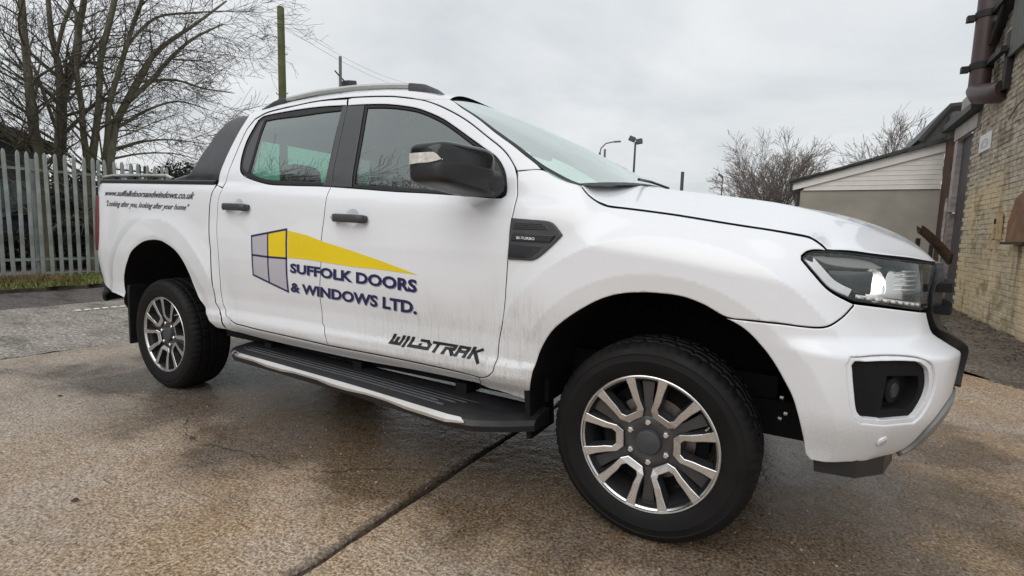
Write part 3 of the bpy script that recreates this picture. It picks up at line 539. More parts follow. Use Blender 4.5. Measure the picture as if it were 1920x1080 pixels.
# bed cap, tonneau
xs=np.linspace(-1.03,-2.50,40); zt=np.interp(xs,[-2.5,-2.4,-2.209,-1.603,-1.022],[1.372,1.379,1.3745,1.3575,1.3405])
for sgn in (-1,1):
    mb=MB(); P,_=SP(xs,zt-.002,0)
    V=[];F=[]
    for i,(p,z) in enumerate(zip(P,zt)):
        y=-p[1]
        for (dy,dz) in ((.004,-.004),(.002,.016),(-.012,.024),(-.075,.024),(-.078,-.02)): V.append((p[0],sgn*(y+dy),z+dz))
    for i in range(len(xs)-1):
        for k in range(4): F.append([i*5+k,i*5+k+1,(i+1)*5+k+1,(i+1)*5+k])
    F+= [list(range(5)),[len(V)-5+k for k in range(5)]]
    mb.add(V,F).obj('bed_rail_cap','black',truck,True)
    mb=MB(); pts=[(x,sgn*.835,float(np.interp(x,xs[::-1],(zt)[::-1]))+dz) for x,dz in ((-2.50,.03),(-2.46,.048),(-2.3,.052),(-1.9,.052),(-1.62,.05),(-1.55,.03))]
    mb.tube(pts,.013,8).obj('side_load_rail','chrome2',truck,True)
    for x in (-2.32,-2.06,-1.80):
        mb=MB(); z=float(np.interp(x,xs[::-1],zt[::-1])); mb.prism([(x-.05,z+.02),(x-.03,z+.045),(x+.03,z+.045),(x+.05,z+.02)],1,sgn*.83-.02,sgn*.83+.02); 
        mb.obj('load_rail_bracket','black',truck)
mb=MB(); mb.prism([(-1.08,1.345),(-1.08,1.372),(-2.5,1.41),(-2.5,1.385)],1,-.78,.78); mb.obj('roller_cover','bplastic',truck)
# ------ bonnet, roof, windscreen as cap surfaces over the shut lines
def cap(name,E,Sp,mat,parent,nw=26,gz=None,hx=None,join_flange=.02,flip=False,smax=1.0):
    """E: edge points (near side), Sp: spine points (y=0)"""
    E=np.array(E,float); Sp=np.array(Sp,float); m=len(E); V=[]
    ws=np.concatenate([[0,.004],np.linspace(.012,1,nw)]); 
    rows=[]
    for w in ws:
        P=E.copy(); P[:,1]=E[:,1]*(1-w); P[:,0]=E[:,0]+(Sp[:,0]-E[:,0])*hx(w); P[:,2]=E[:,2]+(Sp[:,2]-E[:,2])*gz(w); rows.append(P)
    rows[0]=rows[0]-[0,0,.0015]
    fl=rows[0].copy(); fl[:,2]-=join_flange; fl[:,1]+=.004
    full=[fl]+rows+[r*[1,-1,1] for r in rows[::-1][1:]]+[fl*[1,-1,1]]
    V=np.concatenate(full); F=[]; n=len(full)
    for i in range(n-1):
        for j in range(m-1): F.append([i*m+j,i*m+j+1,(i+1)*m+j+1,(i+1)*m+j])
    o=mesh_obj(name,V,F,mat,parent,True,50); return o,rows
def resample(pts,step):
    pts=np.array(pts,float); P=[pts[0]]
    for i in range(len(pts)-1):
        p0=pts[max(i-1,0)];p1=pts[i];p2=pts[i+1];p3=pts[min(i+2,len(pts)-1)]; k=max(1,int(np.linalg.norm(p2-p1)/step))
        for j in range(1,k+1):
            t=j/k; P.append(.5*((2*p1)+(-p0+p2)*t+(2*p0-5*p1+4*p2-p3)*t*t+(-p0+3*p1-3*p2+p3)*t**3))
    return np.array(P)
he=[(a,b+.0006) for a,b in G['hood_edge']]+[(2.50,1.056),(2.60,1.052),(2.68,1.050),(2.73,1.05),(2.75,1.05)]
he=resample(he,.02); HE,_=SP(he[:,0],he[:,1],0.); HE[-1,1]=-.004
SPX=[(1.2,1.345),(1.40,1.333),(1.50,1.322),(1.68,1.298),(1.89,1.269),(2.04,1.243),(2.17,1.216),(2.305,1.170),(2.39,1.125),(2.435,1.085),(2.462,1.05)]
sx=HE[:,0]+.12*(1-_ss(1.27,1.62,HE[:,0]))
sz=_hermite(SPX,sx); sz=np.maximum(sz,HE[:,2]+.001)
def gh(w):
    a=1-(1-w)**3.0
    return a
HS=np.stack([sx,0*sx,sz],1)
def hood_z(x,y):
    sz_=_hermite(SPX,x); a=np.abs(y)/.84
    return sz_-.029*_ss(1.92,2.32,np.asarray(x))*_ss(.25,.72,a)-.040*a**2-.085*(np.sqrt(np.clip((a-.62)/.38,0,9)**2+.004)-.063)
def hood():
    HE2=HE.copy(); HE2[:,2]+=.0; m=len(HE2); ws=np.concatenate([[0,.006],np.linspace(.02,1,40)]); rows=[]
    for w in ws:
        x=HE2[:,0]+(HS[:,0]-HE2[:,0])*w**.8; y=HE2[:,1]*(1-w); k=np.exp(-(w/np.interp(HE2[:,0],[1.4,1.6],[.24,.07]))**1.2); z0=hood_z(HE2[:,0],HE2[:,1]); z=hood_z(x,y)+(HE2[:,2]-z0)*k
        fz=np.minimum(z,HE2[:,2]+.5); rows.append(np.stack([x,y,fz],1))
    rows[0][:,2]-=.0015; rows[0][:,1]+=.001
    full=rows+[r*[1,-1,1] for r in rows[::-1][1:]]; V=np.concatenate(full); F=[]; n=len(full)
    for i in range(n-1):
        for j in range(m-1): F.append([i*m+j,i*m+j+1,(i+1)*m+j+1,(i+1)*m+j])
    o=mesh_obj('bonnet',V,F,'paint',truck,True,60)
    for s in (1,-1):
        A=rows[0]*[1,s,1]; A=A-[0,0,.0012]; B=A.copy(); B[:,2]-=.03; B[:,1]+=.010*s
        mesh_obj('bonnet_gap_shade',np.concatenate([A,B]),[[j,j+1,m+j+1,m+j] for j in range(m-1)],'void',truck)  # dark ribbon added below the bonnet edge to shade the shut gap
    return o
bonnet=hood()
we=resample([tuple(q) for q in G['ws_edge']],.02); WE,_=SP(we[:,0],we[:,1],-.004)
t=np.linspace(0,1,len(WE)); t=np.cumsum(np.r_[0,np.linalg.norm(np.diff(WE,axis=0),axis=1)]); t/=t[-1]
WSx=np.interp(t,[0,.25,.5,.75,1],[.40,.68,.95,1.20,1.43]); WSz=np.interp(t,[0,.25,.5,.75,1],[1.822,1.708,1.585,1.455,1.335])
WS=np.stack([WSx,0*WSx,WSz],1)
gw=lambda w:1-(1-w)**2.3
cap('windscreen',WE,WS,'glass_ws',truck,24,gw,gw,.0)
def strip(name,E,Sp,w0,w1,mat,parent,lift,gz,hx,tsel=None):
    E=np.array(E);Sp=np.array(Sp)
    rows=[]
    for w in np.linspace(w0,w1,4):
        P=E.copy(); P[:,1]=E[:,1]*(1-w); P[:,0]=E[:,0]+(Sp[:,0]-E[:,0])*hx(w); P[:,2]=E[:,2]+(Sp[:,2]-E[:,2])*gz(w)+lift; rows.append(P)
    m=len(E); 
    for s in (1,-1):
        V=np.concatenate([r*[1,s,1] for r in rows]); F=[[i*m+j,i*m+j+1,(i+1)*m+j+1,(i+1)*m+j] for i in range(3) for j in range(m-1)]
        mesh_obj(name,V,F,mat,parent,True)
strip('windscreen_seal',WE,WS,0,.035,'rubber',truck,.0015,gw,gw)
# top and bottom bands of the screen
for nm,i0,i1,lift in (('scuttle_panel',len(WE)-2,len(WE)-1,.003),):
    rows=[]
    for w in np.linspace(0,2,49):
        ww=min(w,2-w); s=1 if w<=1 else -1; P=WE[[i0,i1]].copy(); Q=WS[[i0,i1]]
        X=P[:,0]+(Q[:,0]-P[:,0])*gw(ww); Z=P[:,2]+(Q[:,2]-P[:,2])*gw(ww)+lift; Y=P[:,1]*(1-ww)*s
        if nm[0]=='s': X=X+np.array([0,.05]); Z=Z+np.array([.002,-.006])
        rows.append(np.stack([X,Y,Z],1))
    V=np.concatenate(rows); F=[[2*i,2*i+1,2*i+3,2*i+2] for i in range(48)]
    mesh_obj(nm,V,F,'rubber',truck,True)
# wipers
for y0,y1 in ((-.62,-.02),(.08,.62)):
    mb=MB(); mb.tube([(1.45,y0,1.332),(1.42,(y0+y1)/2,1.352),(1.43,y1,1.350)],.006,6); mb.obj('wiper','black',truck,True)
re_=resample([(.5536,1.7139),(.4525,1.7498),(.3231,1.7822),(.1248,1.8161),(-.148,1.8377),(-.4408,1.8465),(-.6892,1.8364),(-.865,1.8115),(-1.0074,1.7963)],.04)
RE,_=SP(re_[:,0],re_[:,1],0.); tt=(RE[:,0]-RE[-1,0])/(RE[0,0]-RE[-1,0])
RS=np.stack([RE[:,0]-.155*tt**6,0*tt,np.interp(RE[:,0],[-1.0,-.7,-.3,.1,.35,.55],[1.835,1.872,1.885,1.872,1.843,1.823])],1)
cap('roof',RE,RS,'paint',truck,20,lambda w:1-(1-w)**3,lambda w:1-(1-w)**2)
# cab rear wall with its window
bw=[(-1.0074,1.7963),(-1.0115,1.7527),(-1.0305,1.6554),(-1.0385,1.5251),(-1.0286,1.4074),(-1.0066,1.3348),(-1.0222,1.25)]
P,_=SP([a for a,b in bw],[b for a,b in bw],-.01)
def xz(i): return P[i]
V=[];F=[]
for i in range(len(bw)):
    for y in (1,.86,-.86,-1): V.append((P[i][0],P[i][1]*y,P[i][2]))
for i in range(len(bw)-1):
    for k in range(3):
        if k==1 and 1<=i<=3: continue
        F.append([i*4+k,i*4+k+1,i*4+k+5,i*4+k+4])
mesh_obj('cab_rear_wall',V,F,'paint',truck)
mesh_obj('rear_screen',[V[4+1],V[4+2],V[16+2],V[16+1]],[[0,1,2,3]],'glass_side',truck)
# roof rails: satin bar with black feet
rp=[(498,201),(536,182),(596,169),(662,160),(718,156),(775,156),(807,161),(843,186)]
RX=[-.919,-.82,-.725,-.444,-.163,.056,.262,.34,.43,.491]; RZt=[1.826,1.857,1.871,1.884,1.880,1.866,1.843,1.829,1.79,1.742]
for sgn in (-1,1):
    def bar(x0,x1,nm,mt,th,sub=None,par=None):
        X=np.linspace(x0,x1,18); T=np.interp(X,RX,RZt); V=[];F=[]
        for x,z in zip(X,T):
            h=th(x)
            for dy,dz in ((-.016,-h),(-.020,-h*.5),(-.014,-.003),(.0,0),(.014,-.003),(.018,-h)): V.append((x,sgn*(.60)+dy,z+dz))
        for i in range(17):
            for k in range(6): F.append([i*6+k,i*6+(k+1)%6,(i+1)*6+(k+1)%6,(i+1)*6+k])
        F+=[list(range(6)),[17*6+k for k in range(6)]]
        return mesh_obj(nm,V,F,mt,par,True,40)
    e=bar(-.70,.245,'roof_rail','rail',lambda x:.028,par=truck)
    bar(-.93,-.70,'rail_foot','bplastic',lambda x:.030+.022*(x>-.9)+.0*x,par=e)
    bar(.245,.50,'rail_foot','bplastic',lambda x:.055 if x<.42 else .03,par=e)
# ------ mirrors
def superell(c,a,e1,e2,nu=44,nv=24,shape=None):
    V=[];F=[]
    f=lambda v,e: math.copysign(abs(v)**e,v)
    for i in range(nv+1):
        ph=-math.pi/2+math.pi*i/nv
        for j in range(nu):
            th=2*math.pi*j/nu
            p=Vector((a[0]*f(math.cos(ph),e1)*f(math.cos(th),e2),a[1]*f(math.cos(ph),e1)*f(math.sin(th),e2),a[2]*f(math.sin(ph),e1)))
            if shape: p=shape(p)
            V.append((p.x+c[0],p.y+c[1],p.z+c[2]))
    for i in range(nv):
        for j in range(nu): F.append([i*nu+j,i*nu+(j+1)%nu,(i+1)*nu+(j+1)%nu,(i+1)*nu+j])
    return V,F
for sgn,dr in ((1,door_f),(-1,door_f2)):
    def shp(p):
        t=(p.y+.13)/.26                       # 0 outer end, 1 door end
        p.z=p.z*(1.0-.05*(1-t))+.004*(1-t)-(.030*t if p.z<0 else .004*t); p.x+=-.030*(1-t)+ (0.035*t); return p
    V,F=superell((.848,-1.050,1.357),(.088,.143,.078),.42,.40,shape=shp); V=[(x,sgn*y,z) for x,y,z in V]
    mir=mesh_obj('door_mirror',V,F,'gloss',dr,True)
    mb=MB(); mb.box((.80,-1.065,1.280),(.15,.22,.012),b=.005)
    V,F=superell((.851,-1.048,1.318),(.090,.145,.049),.42,.40,shape=shp); V=[(x,sgn*y,z) for x,y,z in V]
    mesh_obj('mirror_lower_shell',V,F,'black',mir,True)
    mb=MB(); mb.tube([(.90,sgn*-1.0,1.30),(.925,sgn*-.945,1.295),(.93,sgn*-.88,1.30)],[.04,.050,.055],12); mb.obj('mirror_arm','black',mir,True)
    mb=MB(); mb.box((.752,sgn*-1.065,1.357),(.008,.20,.12),b=.003); mb.obj('mirror_glass','chrome',mir)
    # indicator repeater wraps the outer end
    V=[];F=[]; K=14
    for i in range(K+1):
        th=math.radians(268-80*(i/K)) if False else math.radians(-128+82*i/K)
        f=lambda v,e: math.copysign(abs(v)**e,v)
        hi=1.386; lo=1.345+(.018*(i/K)**2); 
        for z in (lo,hi-(.030*max(0,(i/K-.6)/.4)**1.5)):
            zz=(z-1.357)/.078; cph=(max(0.02,1-abs(zz)**(2/.42)))**(.42/2)
            p=Vector((.0885*cph*f(math.cos(th),.40),.1440*cph*f(math.sin(th),.40),z-1.357)); q=shp(Vector((p.x,p.y,p.z)))
            V.append((.848+q.x*1.012,sgn*(-1.050+q.y*1.012),z))
    for i in range(K): F.append([2*i,2*i+1,2*i+3,2*i+2])
    mesh_obj('indicator_repeater',V,F,'indicator',mir,True)

mb=MB(); mb.prism([(-.98,1.66),(-.9,1.755),(-.3,1.80),(.15,1.78),(.42,1.73),(.40,1.715),(.1,1.76),(-.3,1.78),(-.88,1.735),(-.96,1.65)],1,-.60,.60); mb.obj('headliner','lining',truck)
# ------ door handles in their cups
for cup,dr,dr2,u0,u1,z in ((CUPF,door_f,door_f2,.035,.262,1.150),(CUPR,door_r,door_r2,-.868,-.636,1.2025)):
    for s,d_ in ((1,dr),(-1,dr2)):
        V=[];F=[]; nr,na=6,24
        for i in range(nr+1):
            r=i/nr
            a=np.linspace(0,2*np.pi,na,endpoint=False); P,_=SP(cup[0]+(cup[2]+.0022)*r*np.cos(a),cup[1]+(cup[3]+.0022)*r*np.sin(a),-.015*(1-r**2)**1.3-.0012)
            V+= [tuple(q*[1,s,1]) for q in P]
        for i in range(nr):
            for j in range(na): F.append([i*na+j,i*na+(j+1)%na,(i+1)*na+(j+1)%na,(i+1)*na+j])
        mesh_obj('handle_cup',V,F,'paint',d_,True)
        K=22; V=[];F=[]
        us=np.linspace(u0,u1,K)
        for i,u in enumerate(us):
            t=i/(K-1); e=min(1,min(t,1-t)/.07); e=math.sqrt(max(0,1-(1-e)**2)); lift=.010+.026*min(1,min(t,1-t)/.16)**.7
            zc=z-.006*t
            C,n=SP(np.array([u]),np.array([zc]),lift); C=C[0];n=n[0]
            hz=.0200*(.25+.75*e); hn=.010*(.25+.75*e)
            for k in range(10):
                a=2*math.pi*k/10; V.append(tuple((C+np.array([0,0,1])*hz*math.copysign(abs(math.sin(a))**.7,math.sin(a))+n*hn*math.copysign(abs(math.cos(a))**.7,math.cos(a)))*[1,s,1]))
        for i in range(K-1):
            for k in range(10): F.append([i*10+k,i*10+(k+1)%10,(i+1)*10+(k+1)%10,(i+1)*10+k])
        F+=[list(range(10)),[(K-1)*10+k for k in range(10)]]
        h=mesh_obj('door_handle',V,F,'bplastic',d_,True,60)
        mb=MB()
        for uu in (u0+.022,u1-.022):
            C,n=SP(np.array([uu]),np.array([z]),0); mb.tube([C[0]*[1,s,1]-n[0]*[1,s,1]*.004,C[0]*[1,s,1]+n[0]*[1,s,1]*.03],.015,10)
        mb.obj('handle_post','black',h,True)
        if s==1 and dr is door_f:
            C,n=SP(np.array([u0+.020]),np.array([z+.001]),.0365); mb=MB(); mb.tube([C[0]-n[0]*.004,C[0]+n[0]*.003],.0085,14); mb.obj('lock_barrel','chrome2',h,True)
# ------ wing vent with badge
vent=G['vent']; a,b=panel('wing_vent',vent,'bplastic',truck,d=.009,inset=.001,depth=.012,edge=.006)
def shrinkpoly(poly,d):
    L=np.array(poly,float); 
    if area(L)<0: L=L[::-1]
    o,_=offset_loop(L,d); return [tuple(q) for q in o]
c_=np.array(vent).mean(0)
zt_,zb_=1.150,1.005
panel('vent_mesh',[(1.050,1.146),(1.13,1.143),(1.185,1.138),(1.205,1.118),(1.045,1.116)],'black',a,d=.0105,inset=.001,depth=.003,edge=.003,far_parent=b)
panel('vent_mesh',[(1.035,1.062),(1.19,1.058),(1.155,1.022),(1.13,1.008),(1.03,1.008)],'gloss',a,d=.0105,inset=.001,depth=.003,edge=.003,far_parent=b)
panel('vent_bar',[(1.05,1.104),(1.235,1.100),(1.215,1.072),(1.04,1.072)],'gloss',a,d=.016,inset=.001,depth=.008,edge=.003,far_parent=b)
for k in range(4):
    z=1.121+k*.0065
    panel('vent_slat',[(1.052,z),(1.192-.006*k,z-.001),(1.19-.006*k,z+.0025),(1.052,z+.003)],'bplastic',a,d=.0135,inset=.0002,depth=.003,edge=.001,far_parent=b,estep=.03,step=.1)
V,F=text_shape('BI-TURBO',.02); V,F=subdivide(V,F,.6)
bb=(V[:,0].min(),V[:,1].min(),V[:,0].max(),V[:,1].max())
Q=to_quad(V,bb,[(1.070,1.0805),(1.150,1.0785),(1.070,1.0905),(1.150,1.0885)]); decal('vent_badge',Q,F,'badge',a,.0185)
# ------ front bumper, lamps, grille
G['bumper_top'][-1]=(2.44,.8985)
fogbig=shrinkpoly(G['fog'],-.013)
bump=G['bumper_top']+[(2.49,.893),(2.512,.862),(2.53,.825),(2.575,.772),(2.600,.735),(2.615,.69),(2.60,.63),(2.51,.600),(2.462,.545),(2.440,.47),(2.405,.4345),(2.37,.434)]+[q for q in G['bumper_arch'][::-1][2:-1] if q[0]<2.36]
bumper,bumper2=panel('front_bumper_corner',bump,'paint',truck,holes=[fogbig],join=False,step=.011,inset=.0018)
panel('skid_plate',[(2.513,.597),(2.605,.625),(2.75,.625),(2.75,.46),(2.50,.425),(2.43,.432),(2.446,.47),(2.467,.545)],'skid',bumper,join=True,inset=.001,d=.010)
panel('grille_backing',[(2.500,1.048),(2.75,1.048),(2.75,.62),(2.60,.62),(2.60,.70),(2.585,.765),(2.54,.82),(2.515,.86),(2.495,.90)],'black',truck,join=True,d=-.02,inset=0)
def gd(u,z,d=0.):
    P,n=SP(u,z,0); k=.020*np.clip((np.asarray(u)-2.48)/.10,0,1); return P+n*(k+d)[:,None],n
gr,_=panel('grille',[(2.512,.902),(2.506,.95),(2.53,.985),(2.590,1.02),(2.615,1.046),(2.75,1.046),(2.75,.635),(2.62,.635),(2.632,.70),(2.612,.765),(2.56,.822),(2.53,.862)],'black',truck,
   holes=[[(2.60,.99),(2.64,1.02),(2.74,1.02),(2.74,.95),(2.58,.95)],[(2.58,.925),(2.74,.925),(2.74,.86),(2.585,.86)],[(2.61,.82),(2.74,.82),(2.74,.66),(2.65,.66),(2.66,.74)]],join=True,surf=gd,inset=.002,depth=.03)
for z0 in (.885,.955):
    mb=MB(); V=[];F=[]
    uu=np.linspace(2.535,2.75,24); A_,_n=SP(uu,np.full(24,z0),.046); B_,_n=SP(uu,np.full(24,z0+.026),.046); C_,_=SP(uu,np.full(24,z0+.026),.0); D_,_=SP(uu,np.full(24,z0),.0)
    for s in (1,-1):
        V=[];F=[]
        for q in zip(A_,B_,C_,D_): V+=[tuple(p*[1,s,1]) for p in q]
        for i in range(23):
            for k in range(4): F.append([i*4+k,i*4+(k+1)%4,(i+1)*4+(k+1)%4,(i+1)*4+k])
        F.append([0,1,2,3]); mb.add(V,F)
    mb.obj('grille_bar','void',gr)
# fog pocket
def fogsurf(u,z,d=0.):
    P,n=SP(u,z,0); f=np.array(fogL); q=np.stack([np.atleast_1d(u),np.atleast_1d(z)],1); k=dist_to(q,fogB); t=np.clip(k/.013,0,1); return P+n*(d-.0065),n
fogB=smooth_loop(fogbig,.006); fogL=smooth_loop(G['fog'],.006)
panel('fog_pocket_rim',fogbig,'paint',bumper,holes=[G['fog']],surf=fogsurf,inset=-.0012,step=.007,edge=.004,mirror=True)
fg,fg2=panel('fog_lamp_surround',shrinkpoly(G['fog'],-.001),'void',bumper,d=-.020,inset=.0,depth=.055,holes=[[(2.275,.715),(2.375,.71),(2.385,.67),(2.375,.625),(2.35,.605),(2.275,.61)]])
panel('fog_pocket_back',shrinkpoly(G['fog'],.006),'void',bumper,d=-.055,inset=.0)
for s,f_ in ((1,fg),(-1,fg2)):
    C,n=SP(np.array([2.31]),np.array([.665]),-.045); C=C[0]*[1,s,1]; n=n[0]*[1,s,1]+np.array([.5,0,0]); n/=np.linalg.norm(n)
    mb=MB(); mb.tube([C-n*.03,C+n*.012,C+n*.016],[.036,.040,.034],20); mb.obj('fog_lamp','void',f_,True)
    mb=MB(); mb.tube([C+n*.010,C+n*.019],[.033,.02],20); mb.obj('fog_lens','black',f_,True)
    C,n=SP(np.array([2.293]),np.array([.5116]),.0); C=C[0]*[1,s,1]; n=n[0]*[1,s,1]
    mb=MB(); mb.tube([C-n*.002,C+n*.003,C+n*.004],[.019,.018,.016],20); sn=mb.obj('parking_sensor','paint',bumper,True)
    mb=MB(); mb.tube([C+n*.003,C+n*.006],[.011,.010],16); mb.obj('sensor_face','greyvinyl',sn,True)
mb=MB(); V=[(2.13,-.84),(2.24,-.825),(2.32,-.74),(2.36,-.60),(2.36,.60),(2.32,.74),(2.24,.825),(2.13,.84)]; mb.prism([(a,b) for a,b in V],2,.378,.46); mb.obj('air_deflector','black',truck)
# headlamps
lampo=G['lamp'][:-1]+[(2.40,.9065),(2.47,.9005),(2.503,.905),(2.498,.95),(2.522,.983),(2.582,1.016),(2.603,1.0455),(2.50,1.052),(2.3857,1.0595),(2.2731,1.0689),(2.1793,1.0784)]
lin=shrinkpoly(smooth_loop(lampo,.012),.0075)
for nm,mir in (('headlamp',True),):
    hl,hl2=panel('headlamp',lampo,'gloss',truck,holes=[lin],inset=.002,depth=.05,d=-.002,edge=.002)
    panel('lens',lin,'lens',hl,inset=-.0015,d=-.003,depth=.001,far_parent=hl2)
    panel('lamp_bucket',lampo,'lampgrey',hl,inset=.004,d=-.085,depth=.001,far_parent=hl2)
    L=smooth_loop(lampo,.012); 
    if area(L)<0: L=L[::-1]
    o1,_=offset_loop(L,.010); o2,_=offset_loop(L,.036)
    sel=[i for i in range(len(L)) if (L[i,0]<2.12 and L[i,1]<1.066) or (L[i,1]<.96 and L[i,0]<2.20) ]
    st=[i for i in sel if (i-1)%len(L) not in sel][0]; idx=[(st+k)%len(L) for k in range(len(sel))]
    panel('light_guide',[tuple(o1[i]) for i in idx]+[tuple(o2[i]) for i in idx[::-1]],'guide',hl,d=-.014,inset=0,depth=.01,raw=True,far_parent=hl2)
    sel=[i for i in range(len(L)) if L[i,1]<.945 and 2.20<=L[i,0]<2.495]; st=[i for i in sel if (i-1)%len(L) not in sel][0]; idx=[(st+k)%len(L) for k in range(len(sel))]
    panel('light_guide',[tuple(o1[i]) for i in idx]+[tuple(offset_loop(L,.024)[0][i]) for i in idx[::-1]],'chrome2',hl,d=-.016,inset=0,depth=.01,raw=True,far_parent=hl2)
    panel('lamp_brow',[(2.075,1.072),(2.12,1.073),(2.24,1.064),(2.30,1.040),(2.25,1.036),(2.13,1.046)],'skid',hl,d=-.020,inset=0,depth=.04,far_parent=hl2)
    panel('lamp_reflector',[(2.33,.938),(2.47,.925),(2.49,.95),(2.51,.99),(2.56,1.03),(2.42,1.046),(2.36,1.046),(2.34,1.0)],'chrome',hl,d=-.045,inset=0,depth=.03,far_parent=hl2)
    for k in range(5):
        z=.965+k*.0155
        panel('reflector_rib',[(2.40,z),(2.50+.014*k,z-.003),(2.503+.014*k,z+.002),(2.40,z+.006)],'chrome2',hl,d=-.030,inset=0,depth=.014,edge=.0015,estep=.03,step=.1,far_parent=hl2)
    for s,h_ in ((1,hl),(-1,hl2)):
        C,n=SP(np.array([2.285]),np.array([.985]),-.035); C=C[0]*[1,s,1]; n=n[0]*[1,s,1]+np.array([.35,0,0]); n/=np.linalg.norm(n)
        mb=MB(); k=[(-.05,.012),(-.045,.028),(-.03,.040),(-.012,.048),(.0,.052)]
        mb.tube([C+n*a for a,_ in k],[b for _,b in k],24,False); mb.obj('projector_bowl','chrome',h_,True,60)
        V,F=superell(tuple(C-n*.016),(.021,.021,.021),1,1,16,10); mesh_obj('projector_lens',V,F,'lamplit',h_,True)
        C,n=SP(np.array([2.205]),np.array([1.0]),-.05); C=C[0]*[1,s,1]; n=n[0]*[1,s,1]
        mb=MB(); mb.box(tuple(C),(.12,.03,.07),b=.008); mb.obj('lamp_module','gloss',h_,True)
        for k in range(9):
            u=2.215+k*.029; z=float(np.interp(u,[2.196,2.256,2.338,2.40,2.47,2.5],[.9297,.9226,.9133,.9065,.9005,.9]))+.0165
            C,n=SP(np.array([u]),np.array([z]),-.011); V,F=superell(tuple(C[0]*[1,s,1]),(.0065,.0065,.005),1,1,8,6); mesh_obj('daylight_diode',V,F,'diode',h_,True)
# ------ black backing behind the shut lines, arches, floor
panel('inner_body_side',[(-1.05,.52),(-.95,.50),(1.0,.48),(1.05,.60),(1.10,.80),(1.20,.93),(1.34,1.0),(1.34,1.15),(1.05,1.21),(.9,1.21),(-1.05,1.27)],'void',truck,d=-.030,inset=0,step=.08)
panel('inner_body_side',[(1.2,1.02),(1.6,.985),(1.95,.89),(2.08,.72),(2.16,.80),(2.12,.93),(2.0,1.05),(1.5,1.13),(1.25,1.17)],'void',truck,d=-.035,inset=0,step=.08)
panel('inner_body_side',[(-.90,1.30),(-.88,1.74),(-.80,1.775),(-.3,1.80),(.2,1.77),(.5,1.71),(.8,1.58),(1.05,1.42),(1.2,1.30),(1.25,1.2),(1.0,1.22),(.99,1.34),(.93,1.40),(.75,1.53),(.45,1.66),(.2,1.72),(-.3,1.75),(-.7,1.73),(-.84,1.68),(-.86,1.36),(-.84,1.30)],'void',truck,d=-.026,inset=0,step=.08)
archf=[tuple(q) for q in G['arch_f']][::-1]+[tuple(q) for q in G['bumper_arch'][1:9]]
archr=[tuple(q) for q in G['arch_r']]; archr[0]=(-2.075,.46)
for nm,ar in (('front',archf),('rear',archr)):
    r_=resample(ar,.03); P,_=SP(r_[:,0],r_[:,1],-.001)
    for s in (1,-1):
        m=len(P); A0=P*[1,s,1]; A1=P.copy(); A1[:,1]=-.862; A1=A1*[1,s,1]; A2=A1.copy(); A2[:,1]=-.40*s; A2[:,2]=A2[:,2]
        V=np.concatenate([A0,A1,A2]); F=[[k*m+i,k*m+i+1,(k+1)*m+i+1,(k+1)*m+i] for k in (0,1) for i in range(m-1)]+[[2*m+i for i in range(m)]]
        mesh_obj('wheel_arch_liner',V,F,'void',truck,True)
mb=MB(); mb.box((-.15,0,.50),(4.3,.96,.16)); mb.box((0,0,.44),(2.3,1.5,.10)); mb.box((1.75,0,.75),(1.1,.76,.55)); mb.box((-1.8,0,.72),(1.5,1.0,.4)); mb.box((0,0,.56),(2.1,1.66,.16))
for s in (-1,1): mb.box((-.1,s*.45,.42),(4.6,.09,.14)); 
mb.obj('chassis','void',truck)
mb=MB(); mb.tube([(-1.61,-.72,.364),(-1.61,.72,.364)],.05,10); V,F=superell((-1.61,.1,.364),(.17,.13,.15),1,1,16,10); mb.add(V,F); mb.tube([(1.61,-.72,.34),(1.61,.72,.34)],.035,8); mb.obj('axle','void',truck,True)
for s in (-1,1):
    mb=MB(); mb.prism([(-2.085,.24),(-2.085,.60),(-2.075,.66),(-2.04,.66),(-2.055,.60),(-2.07,.24)],1,s*.66,s*.895); mb.obj('mudflap','rubber',truck)
    mb=MB(); mb.prism([(1.12,.27),(1.10,.49),(1.125,.49),(1.14,.27)],1,s*.66,s*.885); mb.obj('mudflap','void',truck)
    mb=MB()
    for k,(x,z) in enumerate(((2.02,.60),(2.035,.55),(2.02,.53))): mb.tube([(x,s*-.84,z),(x+.01,s*-.845,z)],.008,8)
    mb.obj('liner_clip','chrome2',truck)
